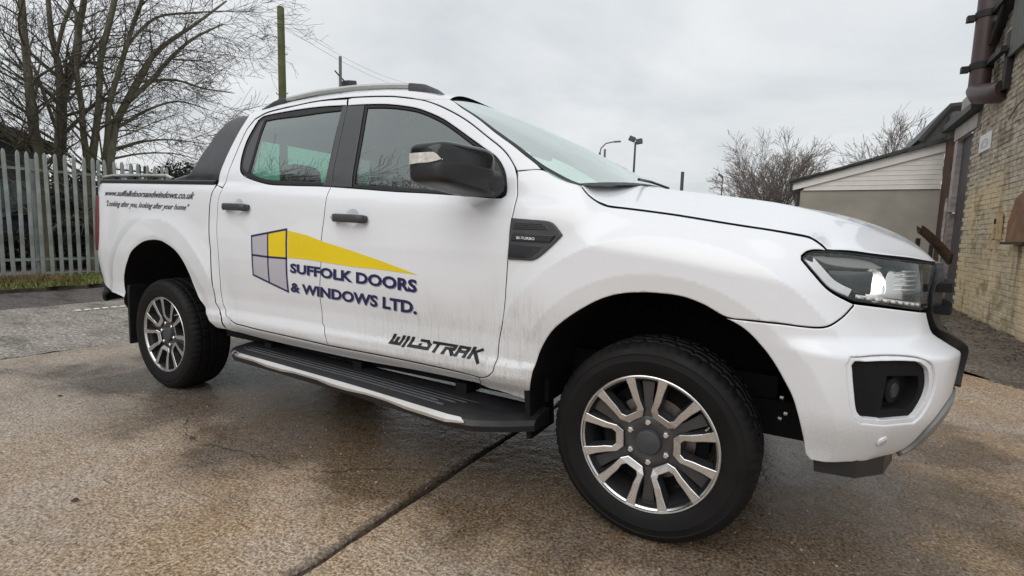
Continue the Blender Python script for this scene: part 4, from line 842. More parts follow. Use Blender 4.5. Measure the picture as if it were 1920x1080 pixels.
# ------ side steps
for s in (1,-1):
    def yo(x): return np.interp(x,[-.80,-.72,-.3,.3,.86,.95,1.05,1.16],[.93,.985,1.0,1.025,1.062,1.05,.99,.90])
    def zo(x): return np.interp(x,[-.8,.2,1.1],[.392,.378,.362])
    X=np.linspace(-.82,1.16,60); V=[];F=[]
    for x in X:
        y=yo(x);z=zo(x)
        for q in ((-.76,.01),(-.80,.012),(-(y-.035),.0),(-(y-.012),-.006),(-y,-.026),(-(y-.01),-.052),(-.76,-.062)): V.append((x,s*q[0],z+q[1]))
    for i in range(59):
        for k in range(7): F.append([i*7+k,i*7+(k+1)%7,(i+1)*7+(k+1)%7,(i+1)*7+k])
    F+=[list(range(7)),[59*7+k for k in range(7)]]
    sb=mesh_obj('side_step',V,F,'black',truck,True,40)
    for j in range(6):
        off=.075+j*.026; x1=.93-.045*(5-j) if j>0 else .80; V=[];F=[]; XX=np.linspace(-.74,x1-.03*(j<2),30)
        for x in XX:
            y=yo(x)-off; z=zo(x)+.0025
            for q in ((-.005,0),(-.003,.006),(.003,.006),(.005,0)): V.append((x,s*-(y+q[0]),z+q[1]))
        for i in range(29):
            for k in range(3): F.append([i*4+k,i*4+k+1,(i+1)*4+k+1,(i+1)*4+k])
        F+=[[0,1,2,3],[29*4+k for k in range(4)]]
        mesh_obj('step_rib',V,F,'bplastic',sb,True)
    # faceted bright edge trim
    V=[];F=[]; XX=[-.745]; 
    segs=[(-.745,.0),(-.66,0),(-.50,0),(-.38,1),(-.26,1),(-.16,0),(.02,0),(.12,1),(.24,1),(.36,0),(.50,0),(.62,1),(.84,1),(.90,0),(.925,-1)]
    for x,k in segs:
        y=yo(x); z=zo(x); top=-.006 if k>=0 else -.03; wide=.014 if k==1 else (.007 if k==0 else .003)
        o=.006 if k==1 else .002
        for q in ((y-.014,top+.004),(y+o,-.012-.004*(k==1)),(y+o+.001,-.014-wide),(y-.008,-.020-wide)): V.append((x,s*-q[0],z+q[1]))
    n_=len(segs)
    for i in range(n_-1):
        for k in range(3): F.append([i*4+k,i*4+k+1,(i+1)*4+k+1,(i+1)*4+k])
    F+=[[0,1,2,3],[(n_-1)*4+k for k in range(4)]]
    mesh_obj('step_trim',V,F,'chrome2',sb)
    for x in (-.62,.1,.75):
        mb=MB(); mb.box((x,s*-.72,.40),(.06,.22,.05)); mb.obj('step_bracket','void',sb)
# ------ wheels
def make_wheel():
    w=empty('wheel'); w.parent=truck
    prof=[(.228,-.100),(.240,-.113),(.2545,-.119),(.258,-.1215),(.275,-.1285),(.300,-.1325),(.3055,-.1338),(.310,-.1325),(.328,-.1305),(.331,-.1318),(.336,-.1300),(.350,-.1215)]
    tread=[(.3605,-.1085,1),(.3665,-.0950,1),(.3685,-.0800,1),(.3605,-.0765,0),(.3605,-.0690,0),(.3695,-.0655,2),(.3705,-.0300,2),(.3620,-.0270,0),(.3620,-.0190,0),(.3710,-.0160,3),(.3712,0,3)]
    full=[(r,y,0) for r,y in prof]+tread; full=full+[(r,-y,k) for r,y,k in full[::-1][1:]]
    n=240; V=[];F=[]; m=len(full)
    for j in range(n):
        a=2*math.pi*j/n
        for (r,y,k) in full:
            g=0
            if k==1 and j%4==0: g=.005
            if k==2 and j%6==(2 if y<0 else 5): g=.006
            if k==3 and j%8==4: g=.003
            if k==0 and .349<r<.351 and j%5==0: g=.003
            V.append(((r-g)*math.cos(a),y,(r-g)*math.sin(a)))
    for j in range(n):
        for i in range(m-1): F.append([j*m+i,j*m+i+1,((j+1)%n)*m+i+1,((j+1)%n)*m+i])
    mesh_obj('tyre',V,F,'tyre',w,True,28)
    def lathe(nm,prof,mt,par=None,n=96,auto=30):
        V=[];F=[];m=len(prof)
        for j in range(n):
            a=2*math.pi*j/n
            for r,y in prof: V.append((r*math.cos(a),y,r*math.sin(a)))
        for j in range(n):
            for i in range(m-1): F.append([j*m+i,j*m+i+1,((j+1)%n)*m+i+1,((j+1)%n)*m+i])
        return mesh_obj(nm,V,F,mt,par or w,True,auto)
    rim=lathe('rim',[(.2505,-.112),(.2520,-.1205),(.2490,-.1225),(.2440,-.1215),(.2425,-.117),(.2365,-.112)],'alloy')
    lathe('rim_barrel',[(.2365,-.1125),(.228,-.09),(.222,-.05),(.216,.0),(.214,.09),(.225,.12)],'alloydark')
    lathe('brake_disc',[(.05,-.045),(.075,-.045),(.078,-.03),(.155,-.03),(.156,.0),(.05,.0)],'brake')
    mb=MB(); mb.prism([(.17*math.cos(a)*q,.17*math.sin(a)*q) for a,q in [(R(t),1.02) for t in range(130,216,8)]+[(R(t),.62) for t in range(214,128,-8)]],1,-.055,.02); mb.obj('brake_caliper','void',w)
    mb=MB(); mb.tube([(0,-.01,0),(0,.10,0)],.20,30); mb.obj('wheel_back_plate','void',w)
    # six U-shaped double spokes with a machined face and dark flanks
    U=[(.090,-.030),(.090,.030),(.112,.050),(.148,.057),(.190,.069),(.2275,.0835),(.2365,.060),(.2385,.050),(.190,.042),(.160,.035),(.130,.0325),(.1165,.021),(.1165,-.021),(.130,-.0325),(.160,-.035),(.190,-.042),(.2385,-.050),(.2365,-.060),(.2275,-.0835),(.190,-.069),(.148,-.057),(.112,-.050)]
    def fy(r): return -np.interp(r,[.08,.12,.16,.2,.24],[.092,.104,.110,.1135,.1175])
    bm=bmesh.new(); n=len(U); L=np.array(U)
    inner,_=offset_loop(L if area(L)>0 else L[::-1],.0022); Lc=L if area(L)>0 else L[::-1]
    top=[bm.verts.new((x,fy(math.hypot(x,y))-.0012,y)) for x,y in inner]
    rimv=[bm.verts.new((x,fy(math.hypot(x,y)),y)) for x,y in Lc]
    bot=[bm.verts.new((x*(1-.0*0),fy(math.hypot(x,y))+.045,y)) for x,y in (offset_loop(Lc,-.006)[0])]
    cd=mgeo.delaunay_2d_cdt([Vector(v) for v in inner],[(i,(i+1)%n) for i in range(n)],[],0,1e-7)
    cvv=[tuple(v) for v in cd[0]]
    for t3 in cd[2]:
        cc=np.array([np.array([cvv[i] for i in t3]).mean(0)])
        if len(cvv)==n and inside(cc,inner)[0]:
            f=bm.faces.new([top[cd[3][i][0]] for i in t3]); f.material_index=0
    for i in range(n):
        j=(i+1)%n
        f=bm.faces.new([top[i],top[j],rimv[j],rimv[i]]); f.material_index=0
        f=bm.faces.new([rimv[i],rimv[j],bot[j],bot[i]]); f.material_index=1
    bmesh.ops.recalc_face_normals(bm,faces=bm.faces)
    me=bpy.data.meshes.new('spoke'); bm.to_mesh(me); bm.free(); me.materials.append(MT['alloy']); me.materials.append(MT['alloydark'])
    for k in range(6):
        o=bpy.data.objects.new('spoke',me); col.objects.link(o); o.parent=w; o.rotation_euler=(0,R(-60*k),0)
    web=MB().prism([(.05,-.022),(.05,.022),(.11,.015),(.165,.016),(.236,.024),(.236,-.024),(.165,-.016),(.11,-.015)],1,-.086,-.05)
    wo=web.obj('web_spoke','alloydark',w); wo.rotation_euler=(0,R(-30),0)
    for k in range(1,6):
        o=wo.copy(); col.objects.link(o); o.rotation_euler=(0,R(-30-60*k),0)
    lathe('hub',[(.0,-.088),(.060,-.088),(.066,-.090),(.086,-.0885),(.094,-.086),(.104,-.07),(.104,-.04)],'alloydark')
    lathe('hub_cap',[(.0,-.104),(.036,-.104),(.044,-.1015),(.047,-.096),(.049,-.086)],'skid' if False else 'bplastic')
    nut=MB().tube([(0,-.07,0),(0,-.098,0),(0,-.102,0)],[.0125,.0115,.008],6).obj('lug_nut','chrome2',w,True,20); nut.location=(.074*math.cos(R(30)),0,.074*math.sin(R(30)))
    for k in range(1,6):
        o=nut.copy(); col.objects.link(o); o.location=(.074*math.cos(R(30+60*k)),0,.074*math.sin(R(30+60*k)))
    val=MB().tube([(.21,-.115,.095),(.205,-.135,.092)],.004,6).obj('valve','chrome2',w)
    return w
w0=make_wheel(); w0.location=(1.61,-.78,.364)
# near front wheel turned so that one U opens towards the front, as parked
w0.rotation_euler=(0,R(-3),0)
def copy_wheel(loc,rot):
    w=w0.copy(); col.objects.link(w); w.location=loc; w.rotation_euler=rot
    for ch in list(w0.children):
        c=ch.copy(); col.objects.link(c); c.parent=w
    return w
copy_wheel((-1.61,-.78,.364),(0,R(-17),0)); copy_wheel((1.61,.78,.364),(0,R(9),R(180))); copy_wheel((-1.61,.78,.364),(0,R(20),R(180)))
# ------ lettering
def seg_quad(a,b,t):
    a=np.array(a,float);b=np.array(b,float);d=b-a;d/=np.linalg.norm(d);n=np.array([-d[1],d[0]])*t/2; a=a-d*t*.45;b=b+d*t*.45
    return [a-n,b-n,b+n,a+n]
def quads(name,segs,t,mt,parent,d):
    V=[];F=[]
    for a,b in segs:
        q=seg_quad(a,b,t); V+=q; F.append([len(V)-4+i for i in range(4)])
    V,F=subdivide(np.array(V),F,.06); return decal(name,V,F,mt,parent,d)
lf=[np.array(q) for q in G['logo_frame']]; TL,TR,RM,BR,BL,LM,CC,TM,BM=lf
logo=quads('logo_window',[(TL,TR),(TR,RM),(RM,BR),(BR,BL),(BL,LM),(LM,TL),(LM,CC),(CC,RM),(TM,CC),(CC,BM)],.0105,'navy',truck,.0026)
def fill(name,pts,mt,d,shr=.0):
    V,F=subdivide(np.array(pts),[list(range(len(pts)))],.06); return decal(name,V,F,mt,logo,d)
fill('logo_pane',[TL,LM,CC,TM],'greyvinyl',.0018); fill('logo_pane',[LM,BL,BM,CC],'greyvinyl',.0018); fill('logo_pane',[CC,BM,BR,RM],'greyvinyl',.0018); fill('logo_pane',[TM,CC,RM,TR],'yellow',.0018)
yl=[np.array(q) for q in G['yellow']]
V=[];F=[]
topc=[yl[0],yl[1],yl[2],yl[3],yl[4],yl[5]]; botc=[yl[10],yl[9],yl[8],yl[7],yl[6],yl[5]]
for a,b in zip(topc,botc): V+=[a,b]
F=[[2*i,2*i+1,2*i+3,2*i+2] for i in range(4)]+[[8,9,10]]
V,F=subdivide(np.array(V),F,.06); decal('logo_beam',V,F,'yellow',truck,.0018)
def letter(name,s,quad,mt,parent,bold,shear=0,d=.0022,shadow=None,space=1.0):
    V,F=text_shape(s,bold,shear,space); V,F=subdivide(V,F,1.0); bb=(V[:,0].min(),V[:,1].min() if not any(c in s for c in 'gyp,') else V[:,1].min(),V[:,0].max(),V[:,1].max())
    Q=to_quad(V,bb,quad)
    if shadow is not None: decal(name+'_shadow',Q+np.array(shadow),F,'lettershadow',parent,d-.0008)
    return decal(name,Q,F,mt,parent,d)
letter('lettering','SUFFOLK DOORS',G['t1'],'navy',truck,.042,shadow=(.0032,-.0032))
letter('lettering','& WINDOWS LTD.',G['t2'],'navy',truck,.042,shadow=(.0032,-.0032))
q=[(-2.318,1.2835),(-1.200,1.2500),(-2.305,1.322),(-1.190,1.295)]
letter('web_address','www.suffolkdoorsandwindows.co.uk',q,'greyletter',truck,.022,.30)
q=[(-2.295,1.198),(-1.250,1.172),(-2.280,1.250),(-1.235,1.220)]
letter('slogan','"Looking after you, looking after your home"',q,'greyletter',truck,.012,.35)
GL={'W':(1.15,[((.08,1),(.08,.12)),((.08,.12),(1.02,.12)),((.55,.75),(.55,.12)),((1.05,1),(1.05,.12))]),'I':(.35,[((.15,1),(.15,0))]),'L':(.8,[((.1,1),(.1,.12)),((.1,.12),(.8,.12))]),
 'D':(1.05,[((.0,.88),(.6,.88)),((.6,.88),(.95,.5)),((.95,.5),(.95,.12)),((.05,.12),(.95,.12)),((.05,.12),(.05,.40))]),'T':(.95,[((-.05,.88),(.9,.88)),((.42,.88),(.42,0))]),
 'R':(1.0,[((0,.88),(.85,.88)),((.85,.88),(.85,.48)),((.1,.48),(.85,.48)),((.1,.48),(.1,0)),((.5,.48),(.95,0))]),
 'A':(1.0,[((.1,0),(.1,.88)),((.1,.88),(.85,.88)),((.85,.88),(.85,0)),((.1,.4),(.85,.4))]),'K':(1.0,[((.1,1),(.1,0)),((.25,.52),(.85,.98)),((.35,.52),(1.10,-.30))])}
x=0; V=[];F=[]
for ch in 'WILDTRAK':
    w_,ss_=GL[ch]
    for a,b in ss_:
        qd=seg_quad((a[0]+x,a[1]),(b[0]+x,b[1]),.30); V+= [np.array([p_[0]+.35*p_[1],p_[1]]) for p_ in qd]; F.append([len(V)-4+i for i in range(4)])
    x+=w_+.20
V,F=subdivide(np.array(V),F,1.); 
Q=to_quad(V,(0.,0.,x+.2,1.),[(.385,.571),(.915,.5705),(.385,.6125),(.915,.612)]); decal('model_lettering',Q,F,'blackvinyl',truck,.0022)
# ------ interior
for x,yy,nm in ((.10,-.37,0),(.10,.37,0),(-.72,-.38,0),(-.72,.38,0)):
    front=x>0
    V,F=superell((x-.09,yy,1.0),(.075,.24,.33),.5,.6,shape=lambda p:Vector((p.x-.16*p.z,p.y*(1-.12*p.z),p.z)))
    st=mesh_obj('seat',V,F,'seat',truck,True)
    V,F=superell((x-.15,yy,1.42),(.05,.135,.085),.55,.6); mesh_obj('headrest',V,F,'seat',st,True)
    mb=MB(); mb.box((x+.15,yy,.72),(.5,.48,.14),b=.04); mb.obj('seat_cushion','seat',st,True)
mb=MB(); mb.prism([(.78,.75),(.78,1.10),(.86,1.20),(1.10,1.24),(1.38,1.24),(1.38,1.02),(1.05,.98),(1.0,.75)],1,-.72,.72); mb.obj('dashboard','black',truck)
mb=MB(); C=Vector((.62,-.37,1.08)); ax=Vector((-.90,0,.43)).normalized(); u_=Vector((0,1,0)); v_=ax.cross(u_)
mb.tube([C+(u_*math.cos(t)+v_*math.sin(t))*.185 for t in np.linspace(0,2*math.pi,33)],.016,8,False); mb.tube([C,C-ax*.25],.03,8); mb.box(tuple(C),(.05,.33,.05)); mb.obj('steering_wheel','black',truck,True)
mb=MB(); mb.box((.70,0,1.56),(.03,.24,.06),b=.01); mb.obj('rear_view_mirror','black',truck)
# ------------------------------------------------------------------ ground
def conc():
    m=Mat('wet_brown_concrete',(.2,.15,.11),.4,0,.5)
    W=lambda s=(1,1,1),loc=(0,0,0): m.coord(s,'World',loc)
    big=m.noise(W(),.55,3,.5); mid=m.noise(W(),2.3,4,.6); 
    X,Y,Z=m.xyz('World')
    brown=m.ramp(m.math('ADD',m.rng(mid,.3,.7),m.rng(big,.3,.7,-.4,.4)),[(.1,(.50,.405,.32)),(.5,(.50,.365,.245)),(.9,(.47,.325,.19))])
    far=m.ramp(mid,[(.35,(.50,.43,.36)),(.65,(.43,.35,.275))])
    base=m.mix(m.rng(X,.2,-2.2,0,1,True),brown,far)
    # exposed aggregate
    def vor(scale,loc):
        v=m.n('ShaderNodeTexVoronoi',inp={'Scale':scale,'Randomness':1.}); m.l(W(loc=loc),v.inputs['Vector']); return v
    v1=vor(88,(0,0,0)); v2=vor(150,(3,1,0)); g=m.noise(W(),240,3,.6)
    stone=m.ramp(v1.outputs['Color'],[(0,(.60,.50,.40)),(.30,(.10,.065,.04)),(.50,(.95,.84,.70)),(.65,(.16,.11,.07)),(.8,(.62,.46,.30)),(1,(.30,.16,.07))])
    pick=m.math('MULTIPLY',m.rng(v1.outputs['Distance'],.34,.24),m.rng(v1.outputs['Color'],.35,.42))
    c=m.mix(m.math('MULTIPLY',pick,.8),base,m.mix(.30,stone,base,'MIX'))
    st2=m.math('MULTIPLY',m.rng(v2.outputs['Distance'],.30,.22),m.rng(v2.outputs['Color'],.62,.66))
    c=m.mix(m.math('MULTIPLY',st2,.75),c,(.36,.29,.21))
    g1=m.noise(W(),84,2,.75); g2=m.noise(W(loc=(5,5,5)),21,4,.7)
    gm=m.math('ADD',m.math('MULTIPLY',g1,.72),m.math('MULTIPLY',g2,.28))
    c=m.mix(1.,c,m.ramp(gm,[(.37,(.30,.24,.19)),(.46,(.66,.61,.56)),(.53,(1.,1.,1.)),(.62,(1.,1.,1.))]),'MULTIPLY')
    c=m.mix(m.rng(gm,.535,.62,0,.62),c,(.78,.70,.60))
    seam=m.rng(m.math('ADD',m.math('ABSOLUTE',m.math('SUBTRACT',X,.712)),m.rng(g2,.3,.7,-.02,.02)),.040,.012,0,.6,True); c=m.mix(m.math('MULTIPLY',seam,m.rng(Y,1.9,2.0,1,0)),c,(.05,.045,.04))
    # wet sheets and damp stains; darkening below the truck also paints in contact shadow
    wet=m.math('ADD',m.rng(m.noise(W(loc=(4,2,0)),.85,4,.55,.6),.42,.62),m.math('MULTIPLY',m.rng(m.noise(W(),6,3),.45,.7),.35))
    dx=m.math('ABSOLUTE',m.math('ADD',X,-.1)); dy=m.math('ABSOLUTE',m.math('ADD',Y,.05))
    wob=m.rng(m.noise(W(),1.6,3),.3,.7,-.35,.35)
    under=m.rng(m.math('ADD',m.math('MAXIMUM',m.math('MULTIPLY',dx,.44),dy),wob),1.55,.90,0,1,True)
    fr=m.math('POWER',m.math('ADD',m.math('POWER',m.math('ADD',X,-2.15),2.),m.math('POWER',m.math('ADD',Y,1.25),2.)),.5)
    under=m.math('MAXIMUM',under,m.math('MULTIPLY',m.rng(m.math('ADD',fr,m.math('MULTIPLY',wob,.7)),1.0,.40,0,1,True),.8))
    wet_shade=m.math('MINIMUM',m.math('ADD',m.math('MULTIPLY',wet,.18),under),1.)
    c=m.mix(m.math('MULTIPLY',wet_shade,.86),c,m.mix(1.,c,(.27,.28,.31),'MULTIPLY'))
    oil=m.rng(m.noise(W(loc=(9,4,0)),3.1,5,.65),.66,.74); c=m.mix(m.math('MULTIPLY',oil,.45),c,(.03,.025,.022))
    fleck=vor(16,(7,7,0)); c=m.mix(m.math('MULTIPLY',m.rng(fleck.outputs['Distance'],.055,.03),.75),c,(.55,.50,.40))
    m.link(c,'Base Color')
    m.link(m.rng(m.math('ADD',wet_shade,m.rng(mid,.3,.7,-.25,.25)),0,1,.46,.10),'Roughness'); m.set('Specular IOR Level',.55)
    b=m.bump(m.math('ADD',m.math('MULTIPLY',v1.outputs['Distance'],-.6),m.math('MULTIPLY',gm,3.)),.8,.006)
    b.node.inputs['Strength'].default_value=.8; m.l(m.rng(wet_shade,0,1,.85,.22),b.node.inputs['Strength'])
    m.bump(m.math('ADD',mid,m.math('MULTIPLY',m.noise(W(),14,4),.5)),.30,.03,b)
    return m.m
def tarmac(name,a,b_,rough=(.55,.3)):
    m=Mat(name,a,.5,0,.5); W=lambda s=(1,1,1),loc=(0,0,0): m.coord(s,'World',loc)
    mid=m.noise(W(),1.4,5,.65); gg=m.noise(W(),38,2,.8); v=m.n('ShaderNodeTexVoronoi',inp={'Scale':70.}); m.l(W(),v.inputs['Vector']); g=m.noise(W(),55,3)
    c=m.mix(m.rng(mid,.35,.65),a,b_); c=m.mix(m.math('MULTIPLY',m.rng(v.outputs['Color'],.5,.9),.5),c,tuple(min(.6,x*2.6) for x in a)); c=m.mix(m.rng(g,.4,.65,0,.5),c,m.mix(1.,c,(.4,.4,.4),'MULTIPLY'))
    c=m.mix(1.,c,m.ramp(gg,[(.38,(.40,.38,.36)),(.52,(1.,1.,1.)),(.6,(1.,1.,1.))]),'MULTIPLY'); c=m.mix(m.rng(gg,.56,.68,0,.6),c,tuple(min(.8,x*2.4) for x in a))
    wet=m.rng(m.noise(W((.5,1.6,1)),1.2,4,.6),.50,.62); c=m.mix(m.math('MULTIPLY',wet,.6),c,m.mix(1.,c,(.4,.4,.42),'MULTIPLY'))
    m.link(c,'Base Color'); m.link(m.rng(wet,0,1,rough[0],rough[1]),'Roughness')
    m.bump(m.math('ADD',g,m.math('MULTIPLY',v.outputs['Distance'],-.7)),.5,.006); return m.m
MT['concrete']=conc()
MT['tarmac']=tarmac('grey_tarmac',(.40,.345,.29),(.27,.23,.19))
MT['darktar']=tarmac('dark_tarmac',(.125,.108,.10),(.075,.065,.062),(.6,.35))
MT['debris']=tarmac('dark_silt',(.17,.14,.11),(.05,.043,.038),(.6,.3))
MT['soil']=simple('soil',(.07,.055,.035),.85,0,.3,.4,6,.4)
def sheet(name,loop,z,mat,thick=.02,kind='structure',jit=0,step=.12,parent=None):
    L=np.array(loop,float); P=[]
    for i in range(len(L)):
        a,b=L[i],L[(i+1)%len(L)]; k=max(1,int(np.linalg.norm(b-a)/step)) if jit else 1
        k=min(k,120)
        for j in range(k):
            q=a+(b-a)*j/k; P.append(q+np.random.normal(0,jit,2) if jit and j else q)
    P=np.array(P); n=len(P)
    o1,_=offset_loop(P if area(P)>0 else P[::-1],.006 if jit else .0); P=P if area(P)>0 else P[::-1]
    V=[(x,y,z) for x,y in o1]+[(x,y,z-.006) for x,y in P]+[(x,y,z-thick) for x,y in P]
    F=[list(range(n))]+[[k*n+i,(k)*n+(i+1)%n,(k+1)*n+(i+1)%n,(k+1)*n+i] for k in (0,1) for i in range(n)]
    bm=bmesh.new(); vs=[bm.verts.new(v) for v in V]; bm.faces.new([vs[i] for i in F[0]]); bmesh.ops.triangulate(bm,faces=bm.faces[:])
    for f in F[1:]: bm.faces.new([vs[i] for i in f])
    bmesh.ops.recalc_face_normals(bm,faces=bm.faces); me=bpy.data.meshes.new(name); bm.to_mesh(me); bm.free()
    o=link_mesh(name,me,mat,parent); 
    if kind: o['kind']=kind
    return o
g=mesh_obj('ground',[(-600,-600,-.03),(600,-600,-.03),(600,600,-.03),(-600,600,-.03)],[[0,1,2,3]],'tarmac'); g['kind']='structure'
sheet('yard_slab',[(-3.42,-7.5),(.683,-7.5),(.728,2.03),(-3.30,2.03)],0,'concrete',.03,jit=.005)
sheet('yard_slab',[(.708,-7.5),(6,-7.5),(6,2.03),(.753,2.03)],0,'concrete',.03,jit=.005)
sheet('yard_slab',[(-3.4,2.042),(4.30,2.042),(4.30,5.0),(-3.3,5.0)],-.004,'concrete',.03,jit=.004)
sheet('yard_surface',[(-6.35,-9),(-3.45,-9),(-3.33,5.02),(-3.4,14),(-6.3,14)],-.006,'tarmac',.02,jit=.02)
sheet('yard_surface',[(-3.3,5.02),(4.32,5.02),(4.36,10.85),(-3.3,10.85)],-.008,'tarmac',.02,jit=.01)
sheet('road_strip',[(-8.15,-9),(-6.37,-9),(-6.32,14),(-8.25,14)],-.012,'darktar',.015,jit=.02)
sheet('silt_strip',[(3.2,3.2),(4.36,2.2),(4.36,9.0),(3.9,9.0),(3.7,6.0)],.004,'debris',.012,jit=.05)
# straight joint filled with dark sealant is left open; a thin cracked line of dirt runs behind the rear wheel
def crack(name,pts,w):
    V=[];F=[]
    P=resample([(*p,0) for p in pts],.03)[:,:2]; P=P+np.random.normal(0,.008,P.shape)
    for i,p in enumerate(P):
        d=P[min(i+1,len(P)-1)]-P[max(i-1,0)]; n=np.array([-d[1],d[0]])/(np.linalg.norm(d)+1e-9); k=w*random.uniform(.3,1.2)
        V+= [(*(p+n*k),.004),(*(p-n*k),.004)]
    for i in range(len(P)-1): F.append([2*i,2*i+1,2*i+3,2*i+2])
    o=mesh_obj(name,V,F,'crackdirt'); o['kind']='structure'; return o
MT['crackdirt']=simple('dirt_in_crack',(.03,.026,.022),.7,0,.4,.3,30)
crack('crack_line',[(-3.3,-1.35),(-2.4,-1.22),(-1.7,-1.12),(-1.2,-1.08)],.0016)
crack('crack_line',[(-.95,-1.12),(-.62,-1.28),(-.2,-1.22),(.15,-1.20),(.45,-.98),(.69,-.85)],.0022)
# dashes of white paint and the verge
MT['whiteline']=simple('worn_white_paint',(.85,.85,.82),.5,0,.4,.2,30)
MT['kerb']=simple('weathered_kerb',(.11,.10,.09),.75,0,.4,.3,6,.3)
for k in range(9):
    y=.10+k*.088*1.05
    mb=MB(); mb.box((-5.60+.004*k,y,.006),(.07,.052,.012),b=.003); o=mb.obj('white_marker_block','whiteline')
    tag(o,'small white block in the dashed row on the tarmac behind the truck','marker',group='row of small white blocks on the tarmac')
sheet('verge_bank',[(-10.6,-9),(-8.10,-9),(-8.18,1.0),(-8.2,14),(-10.6,14)],.05,'soil',.08,jit=.05)
# grass and moss tufts on the verge
MT['grass']=simple('verge_grass',(.17,.19,.055),.7,0,.3,.45,2.5); MT['drygrass']=simple('dry_grass',(.20,.13,.06),.8,0,.3,.4,3)
def blades(name,n,xr,yr,hr,mt,z0=.045,wd=.010):
    n=int(n); x=np.random.uniform(*xr,n); y=np.random.uniform(*yr,n); keep=np.array([mathutils_noise(a,b)>random.uniform(-.45,.2) for a,b in zip(x,y)]); x=x[keep];y=y[keep]; n=len(x)
    h=np.random.uniform(*hr,n); a=np.random.uniform(0,2*np.pi,n); ln=np.random.uniform(.1,.9,n)*h
    w=wd*np.random.uniform(.5,1.2,n); V=np.zeros((n,3,3))
    V[:,0]=np.stack([x-np.sin(a)*w,y+np.cos(a)*w,np.full(n,z0)],1); V[:,1]=np.stack([x+np.sin(a)*w,y-np.cos(a)*w,np.full(n,z0)],1); V[:,2]=np.stack([x+np.cos(a)*ln,y+np.sin(a)*ln,z0+h],1)
    me=bpy.data.meshes.new(name); me.from_pydata(V.reshape(-1,3).tolist(),[],np.arange(3*n).reshape(-1,3).tolist()); me.update(); o=link_mesh(name,me,mt); return o
from mathutils import noise as mno
def mathutils_noise(a,b): return mno.noise(Vector((a*1.7,b*1.7,0)))
o=blades('verge_grass',26000,(-9.95,-8.15),(-4,6),(.02,.10),'grass'); tag(o,'low green and mossy grass along the foot of the palisade fence','grass',kind='stuff')
o=blades('dry_weeds',9000,(-10.0,-8.6),(-4,1.3),(.04,.16),'drygrass'); tag(o,'dry brown weeds at the left end of the verge','weeds',kind='stuff')

# ------------------------------------------------------------------ palisade fences
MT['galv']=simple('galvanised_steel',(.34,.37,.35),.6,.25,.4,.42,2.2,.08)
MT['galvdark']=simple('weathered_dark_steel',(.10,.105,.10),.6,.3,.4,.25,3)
def pale_mesh(h,w):
    prof=[(-w/2,.0),(-w/2+.012,.012),(-.008,.012),(.008,.012),(w/2-.012,.012),(w/2,.0)]
    V=[];F=[]
    for z,k in ((0,1),(h-.09,1),(h-.03,.75),(h,.10)):
        for y,x in prof: V.append((x,y*k,z+(0 if z<h-.05 else 0)))
    for i in range(3):
        for j in range(5): F.append([i*6+j,i*6+j+1,(i+1)*6+j+1,(i+1)*6+j])
    V2=[(x-.004,y,z) for x,y,z in V]; n=len(V); F+= [[i+n for i in f[::-1]] for f in F[:]]
    me=bpy.data.meshes.new('pale'); me.from_pydata(V+V2,[],F); me.update(); return me
def palisade(name,x0,y0,x1,y1,h,sp,mt,label,w=.062,zb=.06,zr=(.35,1.95)):
    root=empty(name,(x0,y0,0)); tag(root,label,'fence')
    L=math.hypot(x1-x0,y1-y0); ang=math.atan2(y1-y0,x1-x0)-math.pi/2; root.rotation_euler=(0,0,ang)
    me=pale_mesh(h-zb,w); me.materials.append(MT[mt]); n=int(L/sp)
    for k in range(n):
        o=bpy.data.objects.new('pale',me); col.objects.link(o); o.parent=root; o.location=(.03,k*sp,zb+random.uniform(-.012,.012)); o.rotation_euler=(random.gauss(0,.012),random.gauss(0,.014),random.gauss(0,.05))
    for z in zr:
        mb=MB(); mb.prism([(-.02,z),(.025,z),(.025,z+.006),(-.014,z+.006),(-.014,z+.045),(-.02,z+.045)],1,0,L); mb.obj('fence_rail',mt,root)
    for k in range(int(L/2.75)+1):
        mb=MB(); y=k*2.75; mb.box((-.05,y,h/2-.06),(.055,.10,h-.12)); mb.obj('fence_post',mt,root)
    return root
palisade('palisade_fence',-10.15,-4.3,-9.93,3.6,2.28,.1345,'galv','pale galvanised palisade fence behind the grass verge on the left')
palisade('palisade_fence',-14.6,4.35,-15.8,12.6,2.72,.22,'galvdark','darker palisade fence farther off, seen above the truck bed',w=.09,zr=(.3,2.50))

